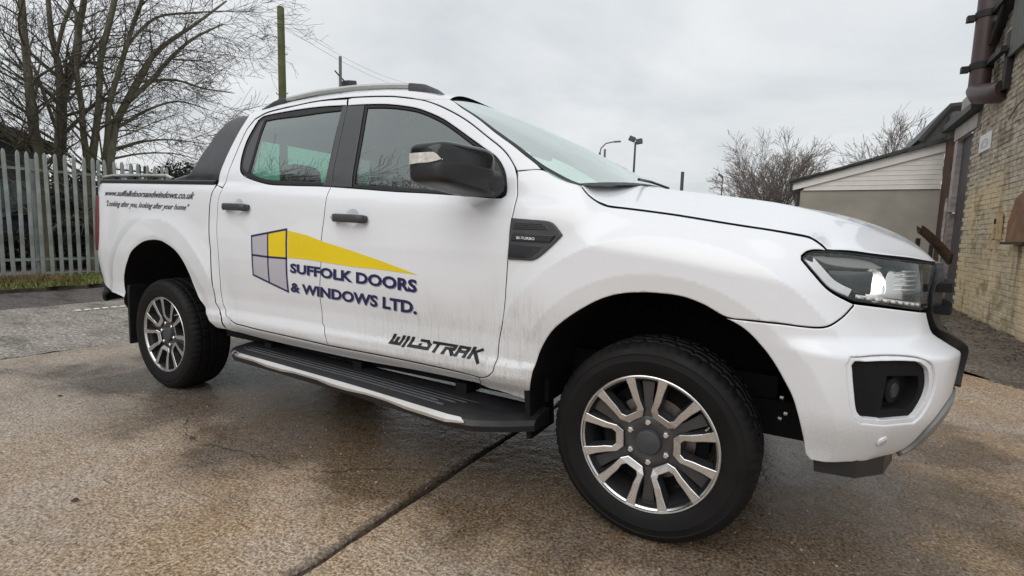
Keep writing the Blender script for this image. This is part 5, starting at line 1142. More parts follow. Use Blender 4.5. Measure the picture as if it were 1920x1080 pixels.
# ------------------------------------------------------------------ bare trees
def bark():
    m=Mat('bark',(.10,.09,.06),.85,0,.3); n=m.noise(m.coord((1,1,.25)),14,5,.65); n2=m.noise(m.coord(),1.6,3)
    c=m.ramp(n,[(.3,(.09,.082,.06)),(.7,(.21,.195,.145))]); c=m.mix(m.rng(n2,.42,.62,0,.7),c,(.11,.12,.05)); m.link(c,'Base Color'); m.bump(n,.5,.02); return m.m
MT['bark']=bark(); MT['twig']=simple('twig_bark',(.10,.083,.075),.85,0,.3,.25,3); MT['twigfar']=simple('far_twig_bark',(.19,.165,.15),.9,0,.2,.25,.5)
class Seg:
    def __init__(s): s.a=[];s.b=[];s.ra=[];s.rb=[]
    def add(s,a,b,ra,rb): s.a.append(a);s.b.append(b);s.ra.append(ra);s.rb.append(rb)
    def mesh(s,name,mat,parent,n=4):
        A=np.array(s.a);B=np.array(s.b);ra=np.array(s.ra)[:,None];rb=np.array(s.rb)[:,None]; D=B-A; D/=np.linalg.norm(D,axis=1,keepdims=True)+1e-9
        h=np.where(np.abs(D[:,2:3])<.9,np.array([[0,0,1.]]),np.array([[1.,0,0]])); U=np.cross(D,h);U/=np.linalg.norm(U,axis=1,keepdims=True);W=np.cross(D,U)
        m=len(A);V=np.zeros((m,2*n,3))
        for k in range(n):
            t=2*np.pi*k/n; q=U*np.cos(t)+W*np.sin(t); V[:,k]=A+q*ra-D*ra*.3; V[:,n+k]=B+q*rb
        base=(np.arange(m)*2*n)[:,None,None]; f=np.array([[k,(k+1)%n,n+(k+1)%n,n+k] for k in range(n)])[None]; F=(base+f).reshape(-1,4)
        me=bpy.data.meshes.new(name); me.from_pydata(V.reshape(-1,3).tolist(),[],F.tolist()); me.update()
        for p in me.polygons: p.use_smooth=True
        return link_mesh(name,me,mat,parent)
def rv(s=1.): return np.random.normal(0,s,3)
def branch(T,C,p,d,L,r,lvl,maxlvl,bias,rmin,kids=(4,5,5),thick=.02,curl=.10,spread=.75):
    n=max(3,int(L/(.30 if lvl<2 else .16))); n=min(n,9); st=L/n; pts=[p]; rr=[r]
    for i in range(n):
        d=d+rv(curl)+bias*(.05 if lvl>0 else .02); d=d/np.linalg.norm(d); q=p+d*st; r2=max(rmin,r*(1-.82*(i+1)/n))
        r1=max(rmin,r*(1-.82*i/n)); (T if r1>thick else C).add(p,q,r1,r2); p=q; pts.append(p); rr.append(r2)
    if lvl>=maxlvl: return
    k=kids[min(lvl,len(kids)-1)]; k=max(1,int(round(k*random.uniform(.75,1.25))))
    for j in range(k):
        t=random.uniform(.18,.98); i=min(n-1,int(t*n)); base=pts[i]+(pts[i+1]-pts[i])*(t*n-i); dd=pts[i+1]-pts[i]; dd=dd/np.linalg.norm(dd)
        side=np.cross(dd,rv()); side/=np.linalg.norm(side)+1e-9; nd=dd*(1-.35*spread)+side*spread+bias*.22; nd/=np.linalg.norm(nd)
        branch(T,C,base,nd,L*random.uniform(.42,.68)*(1-.25*t),max(rmin,rr[i]*random.uniform(.42,.62)),lvl+1,maxlvl,bias,rmin,kids,thick,curl,spread)
def traced_tree(name,label,x,stems,limb,seed,group=None,out=(0,0,.4),maxlvl=2,kids=(5,5,4),lenk=1.0,density=1.0):
    """stems: lists of (y,z,r) in metres"""
    random.seed(seed); np.random.seed(seed)
    root=empty(name,(x,stems[0][0][0],0)); tag(root,label,'tree',group); T=Seg(); C=Seg(); off=np.array([x,stems[0][0][0],0.])
    for st in stems:
        xx=0; P=[]
        for i,(y,z,r) in enumerate(st):
            P.append(np.array([x+xx,y,z])-off); xx+=random.uniform(-.12,.12) if i else 0
        R_=resample(P,.18); rr=np.interp(np.linspace(0,1,len(R_)),np.linspace(0,1,len(st)),[q[2] for q in st])
        for i in range(len(R_)-1): T.add(R_[i],R_[i+1],rr[i],rr[i+1])
        n=int(limb*density*len(R_)/10)
        for k in range(n):
            i=random.randint(int(len(R_)*.12),len(R_)-2); dd=R_[i+1]-R_[i]; dd/=np.linalg.norm(dd); side=rv(); side[0]*=.8; side-=dd*np.dot(side,dd); side/=np.linalg.norm(side)
            bias=np.array(out,float); nd=dd*.45+side*.75+bias*.35; nd/=np.linalg.norm(nd); r=rr[i]*random.uniform(.18,.42)
            branch(T,C,R_[i],nd,lenk*random.uniform(.9,2.3),r,0,maxlvl,bias*.5,.0042,kids,.014,.10)
    T.mesh('trunk','bark',root,7); C.mesh('crown','twig',root,3); return root
def Y(px): return px
def down(st): y,z,r=st[0]; return [(y,0,r*1.25),(y,1.2,r*1.05)]+st
traced_tree('bare_tree','leftmost bare tree behind the fence, two close stems that join and lean left',-12.3,
 [down([(2.06,2.35,.118),(1.98,2.84,.098),(1.92,3.43,.088),(1.91,4.18,.074),(1.89,4.81,.064),(1.88,5.54,.059),(1.84,6.4,.045),(1.8,7.4,.02)]),
  [(2.06,2.35,.08),(2.00,2.84,.062),(2.03,3.45,.048),(1.92,4.1,.044)],
  [(2.42,2.85,.04),(2.35,3.07,.037),(2.21,3.49,.036),(2.08,3.9,.031),(1.99,4.25,.028)]],13,11,out=(0,-.5,.35),density=.62)
traced_tree('bare_tree','thickest mossy bare trunk behind the fence, forking high up, second from the left',-12.9,
 [down([(2.59,2.39,.135),(2.64,3.17,.124),(2.67,3.88,.114),(2.69,4.47,.094),(2.65,5.03,.058),(2.63,5.6,.053),(2.64,6.27,.043),(2.6,7.2,.02)]),
  [(2.67,3.7,.099),(2.88,4.41,.091),(3.05,4.93,.088),(3.16,5.55,.068),(3.26,6.18,.063),(3.34,6.91,.047),(3.4,7.8,.02)],
  [(2.66,4.8,.044),(2.8,5.43,.039),(3.0,6.08,.04),(3.1,7.,.02)]],13,12,out=(0,.0,.35),density=.6)
traced_tree('bare_tree','bare tree behind the fence with a narrow V of two upright stems',-12.0,
 [down([(2.80,2.2,.125),(2.77,2.45,.09),(2.71,3.0,.064),(2.67,3.62,.058),(2.65,4.24,.053),(2.71,4.81,.043),(2.75,5.6,.02)]),
  [(2.82,2.2,.09),(2.86,2.5,.075),(2.93,3.04,.061),(2.99,3.87,.061),(3.06,4.69,.061),(3.22,5.43,.057),(3.36,6.05,.058),(3.48,6.67,.048),(3.6,7.6,.02)]],12,13,out=(0,.25,.3),density=.7)
traced_tree('bare_tree','bare tree behind the fence whose long limbs sweep out to the right towards the pole',-11.8,
 [down([(3.07,2.29,.105),(3.12,3.06,.073),(3.17,3.72,.063),(3.32,4.39,.053),(3.55,5.1,.049),(3.75,5.69,.044),(3.91,6.22,.04),(4.1,7.2,.02)]),
  [(3.09,2.1,.10),(3.11,2.47,.095),(3.31,3.28,.075),(3.55,3.86,.077),(3.87,4.54,.069),(4.14,5.04,.053),(4.58,5.55,.044),(5.18,6.13,.034),(6.04,7.04,.02)],
  [(3.55,3.86,.055),(4.06,4.47,.053),(4.53,5.1,.044),(5.1,5.76,.033),(5.88,6.38,.015)],
  [(3.75,4.35,.04),(4.61,4.61,.032),(5.26,4.58,.022),(6.12,4.66,.010)],
  [(3.33,3.25,.038),(3.97,3.77,.029),(4.71,4.13,.020),(5.52,4.1,.010)],
  [(3.13,2.65,.032),(3.83,3.0,.026),(4.55,3.16,.018),(5.34,3.18,.008)],
  [(3.15,2.5,.03),(3.8,2.72,.02),(4.5,2.80,.014),(5.1,2.7,.007)],
  [(3.55,5.06,.033),(4.18,5.91,.029),(5.06,6.35,.024),(6.18,6.8,.014),(6.97,7.04,.008)]],9,14,out=(0,.75,.12),density=.75)
# distant trees: stems radiating from a short trunk
def round_tree(name,label,loc,H,W,seed,stems=7,group=None,mat='twigfar',lvl=3,kids=(5,5,4),rmin=.012,r0=.16,z0=.08):
    random.seed(seed); np.random.seed(seed)
    root=empty(name,loc); tag(root,label,'tree',group); T=Seg(); C=Seg()
    top=np.array([0,0,H*z0]); T.add(np.array([0,0,-.1]),top,r0,r0*.8)
    for k in range(stems):
        a=2*math.pi*(k+.3*random.random())/stems; lean=random.uniform(.08,.62)*W/H*1.25; d=np.array([math.cos(a)*lean,math.sin(a)*lean,1.]); d/=np.linalg.norm(d)
        branch(T,C,top+rv(.02),d,H*random.uniform(.68,.76)/(1+lean*.45),r0*random.uniform(.4,.6),0,lvl,np.array([0,0,.25]),rmin,kids,r0*.25,.075,.52)
    T.mesh('trunk','bark',root,5); C.mesh('crown',mat,root,3); return root
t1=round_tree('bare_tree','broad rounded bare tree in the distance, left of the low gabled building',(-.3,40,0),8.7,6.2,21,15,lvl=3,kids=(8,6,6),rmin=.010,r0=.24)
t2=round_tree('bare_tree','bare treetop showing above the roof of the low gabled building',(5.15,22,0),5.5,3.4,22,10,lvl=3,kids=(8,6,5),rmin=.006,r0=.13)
# trees across the yard behind the photographer: they show only as reflections in the side glass
proto=round_tree('bare_tree','bare tree across the yard, seen only as a reflection in the truck side windows',(-9.5,-7.2,0),9.6,7.,31,9,'bare trees reflected in the side windows',lvl=3,kids=(9,8,5),rmin=.006,r0=.20)
def copy_thing(r,loc,rz=0,sc=1,label=None,group=None):
    o=r.copy(); col.objects.link(o); o.location=loc; o.rotation_euler=(0,0,rz); o.scale=(sc,sc,sc)
    if label: o['label']=label
    if group: o['group']=group
    for ch in list(r.children):
        c=ch.copy(); col.objects.link(c); c.parent=o
    return o
for k,(x,y,s) in enumerate(((-13.5,-7.5,1.1),(-17.5,-9,1.15),(-11,-11.5,1.1))):
    copy_thing(proto,(x,y,0),k*1.3,s)
# hedge and brambles
def clump(name,label,cat,boxes,mt,n,size,kind=None,group=None):
    V=[];F=[]
    P=[]
    for (c,r,w) in boxes:
        m=int(n*w); q=np.random.normal(0,1,(m,3)); q/=np.linalg.norm(q,axis=1,keepdims=True); q*=np.random.uniform(.35,1,(m,1))**.5; q=q*np.array(r)+np.array(c); P.append(q)
    P=np.concatenate(P); P=P[P[:,2]>.02]; m=len(P); a=np.random.normal(0,1,(m,3)); a/=np.linalg.norm(a,axis=1,keepdims=True); b=np.cross(a,np.random.normal(0,1,(m,3))); b/=np.linalg.norm(b,axis=1,keepdims=True)
    s=np.random.uniform(.5,1.3,(m,1))*size; Q=np.stack([P-a*s,P+b*s*.5,P+a*s,P-b*s*.5],1)
    me=bpy.data.meshes.new(name); me.from_pydata(Q.reshape(-1,3).tolist(),[],np.arange(4*m).reshape(-1,4).tolist()); me.update(); o=link_mesh(name,me,mt); tag(o,label,cat,group,kind); return o
MT['ivy']=simple('dark_evergreen_leaf',(.030,.038,.022),.55,0,.4,.5,3); MT['bramble']=simple('brown_bramble',(.075,.060,.045),.8,0,.3,.5,3); MT['dusk']=simple('dark_thicket',(.035,.038,.032),.8,0,.3,.5,2)
clump('ivy_bush','dark ivy growing round the tree bases behind the fence','bush',[((-12.6,2.9,.9),(.5,1.0,1.25),.5),((-12.3,4.2,.8),(.6,1.1,1.1),.5)],'ivy',9000,.05)
clump('bramble_bush','brown brambles low behind the palisade fence at far left','bush',[((-13.1,1.5,.35),(.5,1.6,.55),.6),((-12.9,.4,.4),(.5,1.2,.6),.4)],'bramble',6200,.045)
clump('thicket','tangle of dark twigs above the truck bed beside the far fence','bush',[((-14.2,6.2,1.9),(.8,1.4,1.05),1.)],'dusk',7000,.05)
clump('back_hedge','dark hedge filling the gap behind the fence and the parked car','hedge',[((-19,5.5,1.0),(1.2,7.0,1.5),1.)],'dusk',20000,.10)
clump('far_hedge','dark hedge across the yard behind the photographer, reflected in the truck','hedge',[((-10,-19,.4),(14,1.2,.9),1.)],'dusk',9000,.10)
# shelter building behind the fence on the left
MT['shedwall']=simple('grey_green_cladding',(.055,.065,.065),.6,0,.4,.2,2,.1); MT['roofdark']=simple('dark_roof',(.05,.05,.053),.6,0,.4,.2,3,.1); MT['palepane']=simple('pale_sheeting',(.16,.20,.20),.35,0,.5,.2,2); MT['greyframe']=simple('grey_frame',(.20,.22,.22),.5,0,.4,.2,4)
shed=empty('shelter_building',(-17.2,.4,0)); tag(shed,'low dark building with a sloping roof behind the fence at the far left','building')
mb=MB(); mb.prism([(-4.6,0),(3.0,0),(3.0,3.0),(-4.6,5.19)],0,-1.2,1.2); mb.obj('wall','shedwall',shed)
mb=MB(); mb.prism([(-5.1,5.35),(3.3,2.92),(3.3,3.03),(-5.1,5.55)],0,-1.6,1.7); mb.obj('roof','roofdark',shed)
for k in range(5):
    mb=MB(); mb.box((1.5,-2.9+1.5*k,1.55),(.06,.08,3.1)); mb.obj('roof_post','greyframe',shed)
    if k<4:
        mb=MB(); mb.box((1.24,-2.2+1.45*k,1.45),(.04,1.05,1.2)); w_=mb.obj('window','palepane',shed)
        mb=MB()
        for z in (.85,1.45,2.05): mb.box((1.27,-2.2+1.45*k,z),(.03,1.12,.04))
        for y in (-.54,0,.54): mb.box((1.275,-2.2+1.45*k+y,1.45),(.03,.04,1.24))
        mb.obj('window_frame','greyframe',w_)
# parked dark car glimpsed behind the fence
car=empty('parked_car',(-14.0,3.0,0)); tag(car,'dark blue-grey parked car glimpsed between the fence pales at far left','car')
MT['carpaint']=simple('blue_grey_car_paint',(.05,.06,.085),.25,.3,.5,.1,3,Coat_Weight=.6); MT['carglass']=simple('dark_car_glass',(.02,.025,.03),.05,0,.6,.1,2)
def carbody():
    prof=[(-2.1,.35),(-2.12,.75),(-2.0,.98),(-1.55,1.02),(-1.05,1.42),(.35,1.46),(1.0,1.05),(1.85,.92),(2.1,.75),(2.1,.35)]
    lo=[p for p in prof]; V=[];F=[]
    ys=[(-.85,.93),(-.78,1.0),(.78,1.0),(.85,.93)]
    for x0,k in ys:
        for y,z in lo: V.append((x0*(1 if z<1.05 else .80),y,z*k if z>1.0 else z))
    m=len(lo)
    for i in range(3):
        for j in range(m-1): F.append([i*m+j,i*m+j+1,(i+1)*m+j+1,(i+1)*m+j])
    F+=[list(range(m)),[3*m+j for j in range(m)]]
    return V,F
V,F=carbody(); mesh_obj('body',V,F,'carpaint',car,True,30)
for s in (1,-1):
    mb=MB(); mb.prism([(-1.45,1.06),(-1.0,1.36),(.30,1.39),(.86,1.06)],0,s*.80,s*.715); mb.obj('side_window','carglass',car)
    for y in (-1.3,1.3):
        mb=MB(); mb.tube([(s*.66,y,.31),(s*.87,y,.31)],.31,20); mb.obj('wheel','tyre',car,True)
# wooden pole with step irons and two wires
MT['polewood']=simple('mossy_treated_pole',(.105,.115,.05),.85,0,.3,.3,3,.3); MT['wire']=simple('grey_wire',(.42,.43,.43),.6,0,.3,0)
pole=empty('utility_pole',(-14,9.23,0)); tag(pole,'greenish wooden utility pole with step irons, right of the bare trees','utility pole')
mb=MB(); mb.tube([(0,0,0),(.02,0,4),(.0,0,8.42),(0,0,8.46)],[.155,.135,.115,.095],14); mb.obj('pole','polewood',pole,True)
for z,sd_ in ((5.1,1),(5.55,-1),(5.65,1),(6.95,1),(7.4,-1),(7.85,-1),(4.6,1),(4.2,-1)):
    mb=MB(); mb.tube([(0,sd_*.10,z),(0,sd_*.20,z+.01),(0,sd_*.235,z+.05)],.014,6); mb.obj('step_iron','void',pole)
for k,(z,y1,z1) in enumerate(((8.05,25.,11.0),(7.86,25.,10.7))):
    pts=[]
    for t in np.linspace(0,1,14): pts.append(np.array([-14,9.33,z])*(1-t)+np.array([-21.7,y1,z1-.2])*t-np.array([0,0,.35])*4*t*(1-t))
    mb=MB(); mb.tube(pts,.007,4); o=mb.obj('overhead_wire','wire',None); tag(o,['upper of the two thin wires running from the wooden pole','lower of the two thin wires running from the wooden pole'][k],'wire')
# distant lamp posts
MT['post']=simple('grey_lamp_post',(.16,.165,.165),.6,.3,.4,.1,1); MT['postdark']=simple('dark_post',(.075,.08,.08),.6,.2,.4,.1,1)
def thing(name,label,cat,loc): return tag(empty(name,loc),label,cat)
p=thing('flood_light_post','grey post with a floodlight, rising just behind the truck roof rail','lamp post',(-16,13.6,0))
MB().tube([(0,0,0),(0,0,8.42)],.065,8).obj('post','post',p,True)
mb=MB(); mb.box((0,.45,7.42),(.5,.55,.20),Matrix.Rotation(R(12),3,'X'),.04); mb.obj('flood_light','postdark',p); MB().tube([(0,-.3,7.75),(0,-.05,7.6),(0,.25,7.45)],.03,6).obj('bracket','postdark',p)
p=thing('street_lamp','curved-arm street lamp in the distance above the windscreen','street lamp',(-13.85,40,0))
MB().tube([(0,0,0),(0,0,8.1)],.10,8).obj('post','post',p,True); MB().tube([(0,0,8.0),(.1,0,8.45),(.5,0,8.82),(1.0,0,8.9),(1.25,0,8.92)],.055,6).obj('arm','post',p,True); mb=MB(); mb.box((1.5,0,8.92),(.6,.22,.13),b=.03); mb.obj('lamp_head','post',p)
p=thing('plain_post','short plain grey post beside the curved street lamp','post',(-13.4,40,0)); MB().tube([(0,0,0),(0,0,8.35)],.10,8).obj('post','post',p,True)
p=thing('floodlight_mast','tall slim mast with two floodlights on top, above the bonnet','floodlight mast',(-10.85,40,0))
MB().tube([(0,0,0),(.06,0,8.8)],[.13,.08],8).obj('post','postdark',p,True)
for dx_,a in ((-.28,25),(.32,-8)):
    mb=MB(); mb.box((dx_+.05,0,8.95-dx_*.4),(.52,.3,.42),Matrix.Rotation(R(a),3,'Y'),.05); mb.obj('flood_light','postdark',p)
p=thing('dark_post','plain dark post standing alone above the middle of the bonnet','post',(-6.85,40,0)); MB().tube([(0,0,0),(0,0,6.25)],.13,8).obj('post','postdark',p,True)
p=thing('small_lamp_post','thin lamp post with a small tilted head at the left edge of the round tree','street lamp',(-3.85,40,0)); MB().tube([(0,0,0),(0,0,5.75)],.045,6).obj('post','postdark',p,True); mb=MB(); mb.box((-.15,0,5.88),(.42,.16,.16),Matrix.Rotation(R(35),3,'Y'),.02); mb.obj('lamp_head','postdark',p)

# ------------------------------------------------------------------ low gabled building
MT['render']=simple('grey_render',(.33,.31,.27),.85,0,.3,.22,1.1,.35)
MT['clad']=simple('off_white_cladding_board',(.76,.74,.70),.55,0,.4,.08,3); MT['fascia']=simple('off_white_fascia',(.78,.77,.75),.5,0,.4,.07,4)
lb=thing('gabled_outbuilding','low building with a grey rendered wall and white boarded gable, behind the bonnet','building',(0,10.91,0))
mb=MB(); mb.prism([(1.86,0),(4.50,0),(4.50,2.235),(1.86,2.235)],1,0,.25); 
mb.prism([(.25,0),(9,0),(9,2.235),(.25,2.235)],0,1.86,2.1); mb.obj('wall','render',lb)
def zr(x): return 2.27+(x-1.72)*(2.985-2.27)/(4.36-1.72)      # underside of fascia
k=0; z=2.238
while z<3.0:
    x0=1.72+(z-2.27)/(2.985-2.27)*(4.36-1.72); x0=max(1.9,x0); z1=z+.094; x1=max(1.9,1.72+(min(z1,3.2)-2.27)/(2.985-2.27)*(4.36-1.72))
    mb=MB(); mb.prism([(x0,z),(4.355,z),(4.355,min(z1,3.0)),(min(x1,4.35),min(z1,3.0))],1,-.03+.0,.05); 
    # lap: lower edge stands proud
    mb2=MB(); mb2.prism([(x0,z),(4.355,z),(4.355,z+.012),(x0+.03,z+.012)],1,-.036,-.03)
    mb.add(mb2.V,mb2.F); mb.obj('cladding_board','clad',lb); z=z1+.004
mb=MB(); mb.prism([(1.70,zr(1.70)-.02),(4.36,zr(4.36)),(4.36,zr(4.36)+.185),(1.70,zr(1.70)+.15)],1,-.075,-.04); mb.obj('fascia','fascia',lb)
mb=MB(); mb.prism([(1.64,zr(1.64)+.13),(4.30,zr(4.36)+.185),(4.30,zr(4.36)+.265),(1.60,zr(1.62)+.19)],1,-.14,9.0); mb.obj('roof','roofdark',lb)
for i in range(9):
    x=1.62+i*.30; mb=MB(); mb.prism([(x,zr(x)+.175),(x+.31,zr(x+.31)+.195),(x+.31,zr(x+.31)+.225),(x,zr(x)+.215)],1,-.17,.5); mb.obj('verge_tile','roofdark',lb)
mb=MB(); mb.tube([(1.66,-.1,2.36),(1.66,-.1,2.24),(1.80,-.05,2.14),(1.80,-.05,0)],.034,8); mb.obj('downpipe','bplastic',lb,True)
# ------------------------------------------------------------------ tall store with the door opening, next to the brick wall
MT['brownwood']=simple('brown_timber',(.085,.050,.042),.75,0,.3,.3,6,.3); MT['greywood']=simple('weathered_grey_timber',(.24,.21,.20),.75,0,.3,.3,9,.4); MT['greypaint']=simple('pale_grey_board',(.34,.31,.30),.65,0,.4,.22,5,.2); MT['doordark']=simple('dark_plum_door',(.06,.05,.058),.5,0,.4,.25,4,.1); MT['slate']=simple('slate_grey_cladding',(.11,.115,.105),.7,0,.4,.25,3,.2)
st=thing('boarded_store','narrow boarded store with a dark doorway between the gabled building and the brick wall','building',(0,10.9,0))
mb=MB(); mb.prism([(4.02,3.20),(4.41,3.80),(4.75,3.80),(4.75,3.1),(4.30,3.10)],1,.02,.06); mb.obj('gable_panel','slate',st)
mb=MB(); mb.prism([(3.95,3.20),(4.36,3.84),(4.70,3.86),(4.70,3.93),(4.34,3.91),(3.88,3.22)],1,-.12,6.); mb.obj('roof','roofdark',st)
mb=MB(); mb.box((4.43,-.27,1.60),(.14,.42,3.20)); mb.obj('corner_post','brownwood',st)
mb=MB(); mb.box((4.44,-.27,3.42),(.20,.46,.50)); mb.obj('post_cap','slate',st)
def rough_post(nm,x,y,w,d,z0,z1,mt,parent,j=.008):
    V=[];F=[];n=24
    for i in range(n):
        z=z0+(z1-z0)*i/(n-1)
        for a,b in ((-1,-1),(1,-1),(1,1),(-1,1)): V.append((x+a*w/2+random.gauss(0,j*.5),y+b*d/2+random.gauss(0,j),z))
    for i in range(n-1):
        for k in range(4): F.append([i*4+k,i*4+(k+1)%4,(i+1)*4+(k+1)%4,(i+1)*4+k])
    F+=[[0,1,2,3],[4*(n-1)+k for k in range(4)]]; return mesh_obj(nm,V,F,mt,parent)
rough_post('door_post',4.42,-.92,.12,.22,1.72,3.08,'greypaint',st,.004)
rough_post('door_post',4.42,-.88,.11,.17,0,1.70,'greywood',st,.006)
rough_post('loose_strip',4.36,-.66,.03,.05,.5,2.0,'greypaint',st,.007)
mb=MB(); mb.box((4.50,-1.42,1.55),(.10,.80,3.05)); dr_=mb.obj('door','doordark',st)
for k in range(5):
    mb=MB(); mb.box((4.443,-1.74+k*.155,1.5),(.012,.14,2.95),b=.003); mb.obj('door_plank','doordark',dr_)
mb=MB(); mb.box((4.43,-1.96,1.5),(.08,.08,3.0)); mb.obj('door_frame','slate',st)
mb=MB(); mb.prism([(-.78,3.05),(-2.28,3.05),(-2.28,3.28),(-.78,3.28)],0,4.345,4.40); mb.obj('lintel_board','greypaint',st)
mb=MB(); mb.prism([(-.3,3.30),(-2.40,3.32),(-2.40,3.42),(-.3,3.42)],0,4.22,4.52); mb.obj('canopy_edge','roofdark',st)
mb=MB(); mb.prism([(-.78,3.42),(-2.06,3.42),(-2.06,3.85),(-.78,3.80)],0,4.40,4.46); mb.obj('upper_boarding','greypaint',st)
# ------------------------------------------------------------------ brick wall
def brickmat(name,base,mortar=None):
    m=Mat(name,base,.85,0,.3); W=m.coord((1,1,1),'World'); X,Yc,Z=m.xyz('World')
    n=m.noise(W,1.3,4,.6); f=m.noise(m.coord((6,6,1.1),'World'),1,4,.6); s=m.noise(W,55,4,.7); b=m.noise(m.coord((1,9,14),'World',(3,3,3)),1,1)
    grey=m.mix(m.rng(b,.35,.65),tuple(x*.72 for x in base),tuple(x*1.25 for x in base))
    alg=m.mix(m.rng(f,.35,.65),(.62,.49,.28),(.74,.60,.38))              # yellow-ochre weathering in the middle of the wall
    reg=m.math('MULTIPLY',m.math('MULTIPLY',m.rng(Z,2.5,1.7,0,1,True),m.rng(Yc,4.4,5.9,0,1,True)),m.rng(n,.30,.55))
    c=m.mix(m.math('MULTIPLY',reg,.85),grey,alg)
    moss=m.math('MULTIPLY',m.rng(m.noise(W,2.6,4,.6),.52,.64),m.rng(Yc,5,6.5)); c=m.mix(m.math('MULTIPLY',moss,.55),c,(.10,.085,.04))
    dk=m.rng(m.noise(m.coord((1,5,.6),'World',(8,1,1)),1,4,.6),.55,.72); c=m.mix(m.math('MULTIPLY',dk,.8),c,(.07,.06,.05))
    wh=m.math('MULTIPLY',m.rng(m.noise(W,7,5,.7),.60,.68),m.rng(Z,2.4,.6,.1,.8)); c=m.mix(wh,c,(.46,.43,.37))
    c=m.mix(m.rng(s,.35,.7,0,.35),c,m.mix(1.,c,(.45,.45,.45),'MULTIPLY')); m.link(c,'Base Color'); m.bump(s,.5,.004); return m.m
MT['brick']=brickmat('weathered_brick',(.44,.39,.32)); MT['mortar']=brickmat('weathered_mortar',(.34,.30,.24))
bw=thing('brick_wall','tall weathered brick wall with yellow staining down the right side','wall',(4.38,0,0))
WT=[(9.02,3.92),(8.6,4.05),(7.2,4.75),(5.0,5.75),(2.0,7.0)]
mb=MB(); mb.prism([(9.0,-.05),(1.2,-.05),(1.2,7.2)]+[(y-.02,z-.03) for y,z in WT[::-1]],0,.012,.40); mb.obj('mortar_bed','mortar',bw)
mb=MB(); mb.prism([(y,z) for y,z in WT]+[(y,z+.10) for y,z in WT[::-1]],0,-.10,.5); mb.obj('roof_edge','roofdark',bw)
bm_=MB(); bm_.box((0,0,0),(.10,.215,.065),b=0); meB=bpy.data.meshes.new('brick')
bmq=bmesh.new(); bmesh.ops.create_cube(bmq,size=1)
for v in bmq.verts: v.co=Vector((v.co.x*.10,v.co.y*.215,v.co.z*.065))
bmesh.ops.bevel(bmq,geom=[e for e in bmq.edges if all(v.co.x<0 for v in e.verts)],offset=.005,segments=1,affect='EDGES'); bmesh.ops.delete(bmq,geom=[f for f in bmq.faces if f.calc_center_median().x>.04],context='FACES'); bmq.to_mesh(meB); bmq.free(); meB.materials.append(MT['brick'])
Vb=[tuple(v.co) for v in meB.vertices]; Fb=[list(p.vertices) for p in meB.polygons]; SB=MB(); cnt=0; cells=[]
row=0; z=.04
while z<6:
    y=8.90-(.1125 if row%2 else 0)
    while y>2.6:
        top=np.interp(y,[q[0] for q in WT[::-1]],[q[1] for q in WT[::-1]])
        if z+.04<top: cells.append((y,z))
        y-=.225
    z+=.075; row+=1
near=sorted(cells,key=lambda c:(c[0]-5.6)**2*1.0+(c[1]-1.7)**2*.35)
chosen=set(near[:300])
for c in cells:
    x=.055+random.gauss(0,.0035) if random.random()>.02 else .068; ry=random.gauss(0,.006)
    if c in chosen:
        o=bpy.data.objects.new('brick',meB); col.objects.link(o); o.parent=bw; o.location=(x,c[0],c[1]); o.rotation_euler=(random.gauss(0,.004),0,ry)
    else:
        SB.add([(a+x,b+c[0]+ry*.1,d+c[1]) for a,b,d in Vb],Fb)
o=SB.obj('brickwork','brick',bw); o['kind']='stuff'
# things on the brick wall
MT['signw']=simple('white_sign_plate',(.68,.68,.67),.5,0,.4,.06,6); MT['signg']=simple('faded_grey_print',(.30,.31,.34),.5,0,.4,.1,6)
sg=thing('wall_sign','small white sign with a faded grey arch emblem, high on the brick wall','sign',(4.38,8.14,2.72))
mb=MB(); mb.box((-.005,0,0),(.012,.60,.27)); mb.obj('plate','signw',sg)
mb=MB(); 
for r_,w_ in ((.105,.018),(.065,.012)):
    pts=[(math.cos(t)*r_*1.9,math.sin(t)*r_-.05) for t in np.linspace(0,math.pi,13)]
    for i in range(12):
        a,b=pts[i],pts[i+1]; mb.add([(-.0125,a[0],a[1]),(-.0125,b[0],b[1]),(-.0125,b[0]*(1-w_/r_),b[1]-w_*.8),(-.0125,a[0]*(1-w_/r_),a[1]-w_*.8)],[[0,1,2,3]])
for k in range(5): mb.add([(-.0125,-.13+k*.055,-.085),(-.0125,-.09+k*.055,-.085),(-.0125,-.09+k*.055,-.065),(-.0125,-.13+k*.055,-.065)],[[0,1,2,3]])
mb.obj('emblem','signg',sg)
MT['pipe']=simple('brown_flue_pipe',(.060,.036,.036),.45,0,.5,.2,4); MT['iron']=simple('black_iron',(.02,.02,.021),.6,.2,.4,.3,8)
fp=thing('flue_pipe','thick brown flue pipe clamped to the top of the brick wall','pipe',(4.20,8.05,0))
mb=MB(); mb.tube([(0,0,3.56),(0,0,5.2),(0,0,6.3)],.135,20); mb.obj('pipe','pipe',fp,True)
mb=MB(); mb.tube([(-.01,.03,3.52),(.0,-.12,3.42),(.12,-.50,3.34),(.17,-.62,3.36)],[.14,.15,.15,.14],16); mb.obj('elbow','pipe',fp,True)
for z in (3.86,4.62):
    mb=MB(); mb.tube([(0,0,z-.05),(0,0,z+.05)],.150,20); cl=mb.obj('pipe_clamp','iron',fp,True)
    mb=MB(); mb.box((-.19,.03,z-.02),(.10,.10,.09)); mb.box((.05,-.42,z),(.07,.85,.08)); mb.obj('clamp_bracket','iron',fp)
mb=MB(); mb.tube([(.05,-.15,4.15),(.10,-.75,4.95)],.035,6); mb.obj('brace','iron',fp)
mb=MB(); mb.box((.15,-.72,3.72),(.08,.14,.80)); mb.obj('wall_plate','iron',fp)
cb=thing('wall_cladding_sheet','grey metal sheet panel beside the flue pipe, top right','cladding',(4.33,6.9,0))
mb=MB()
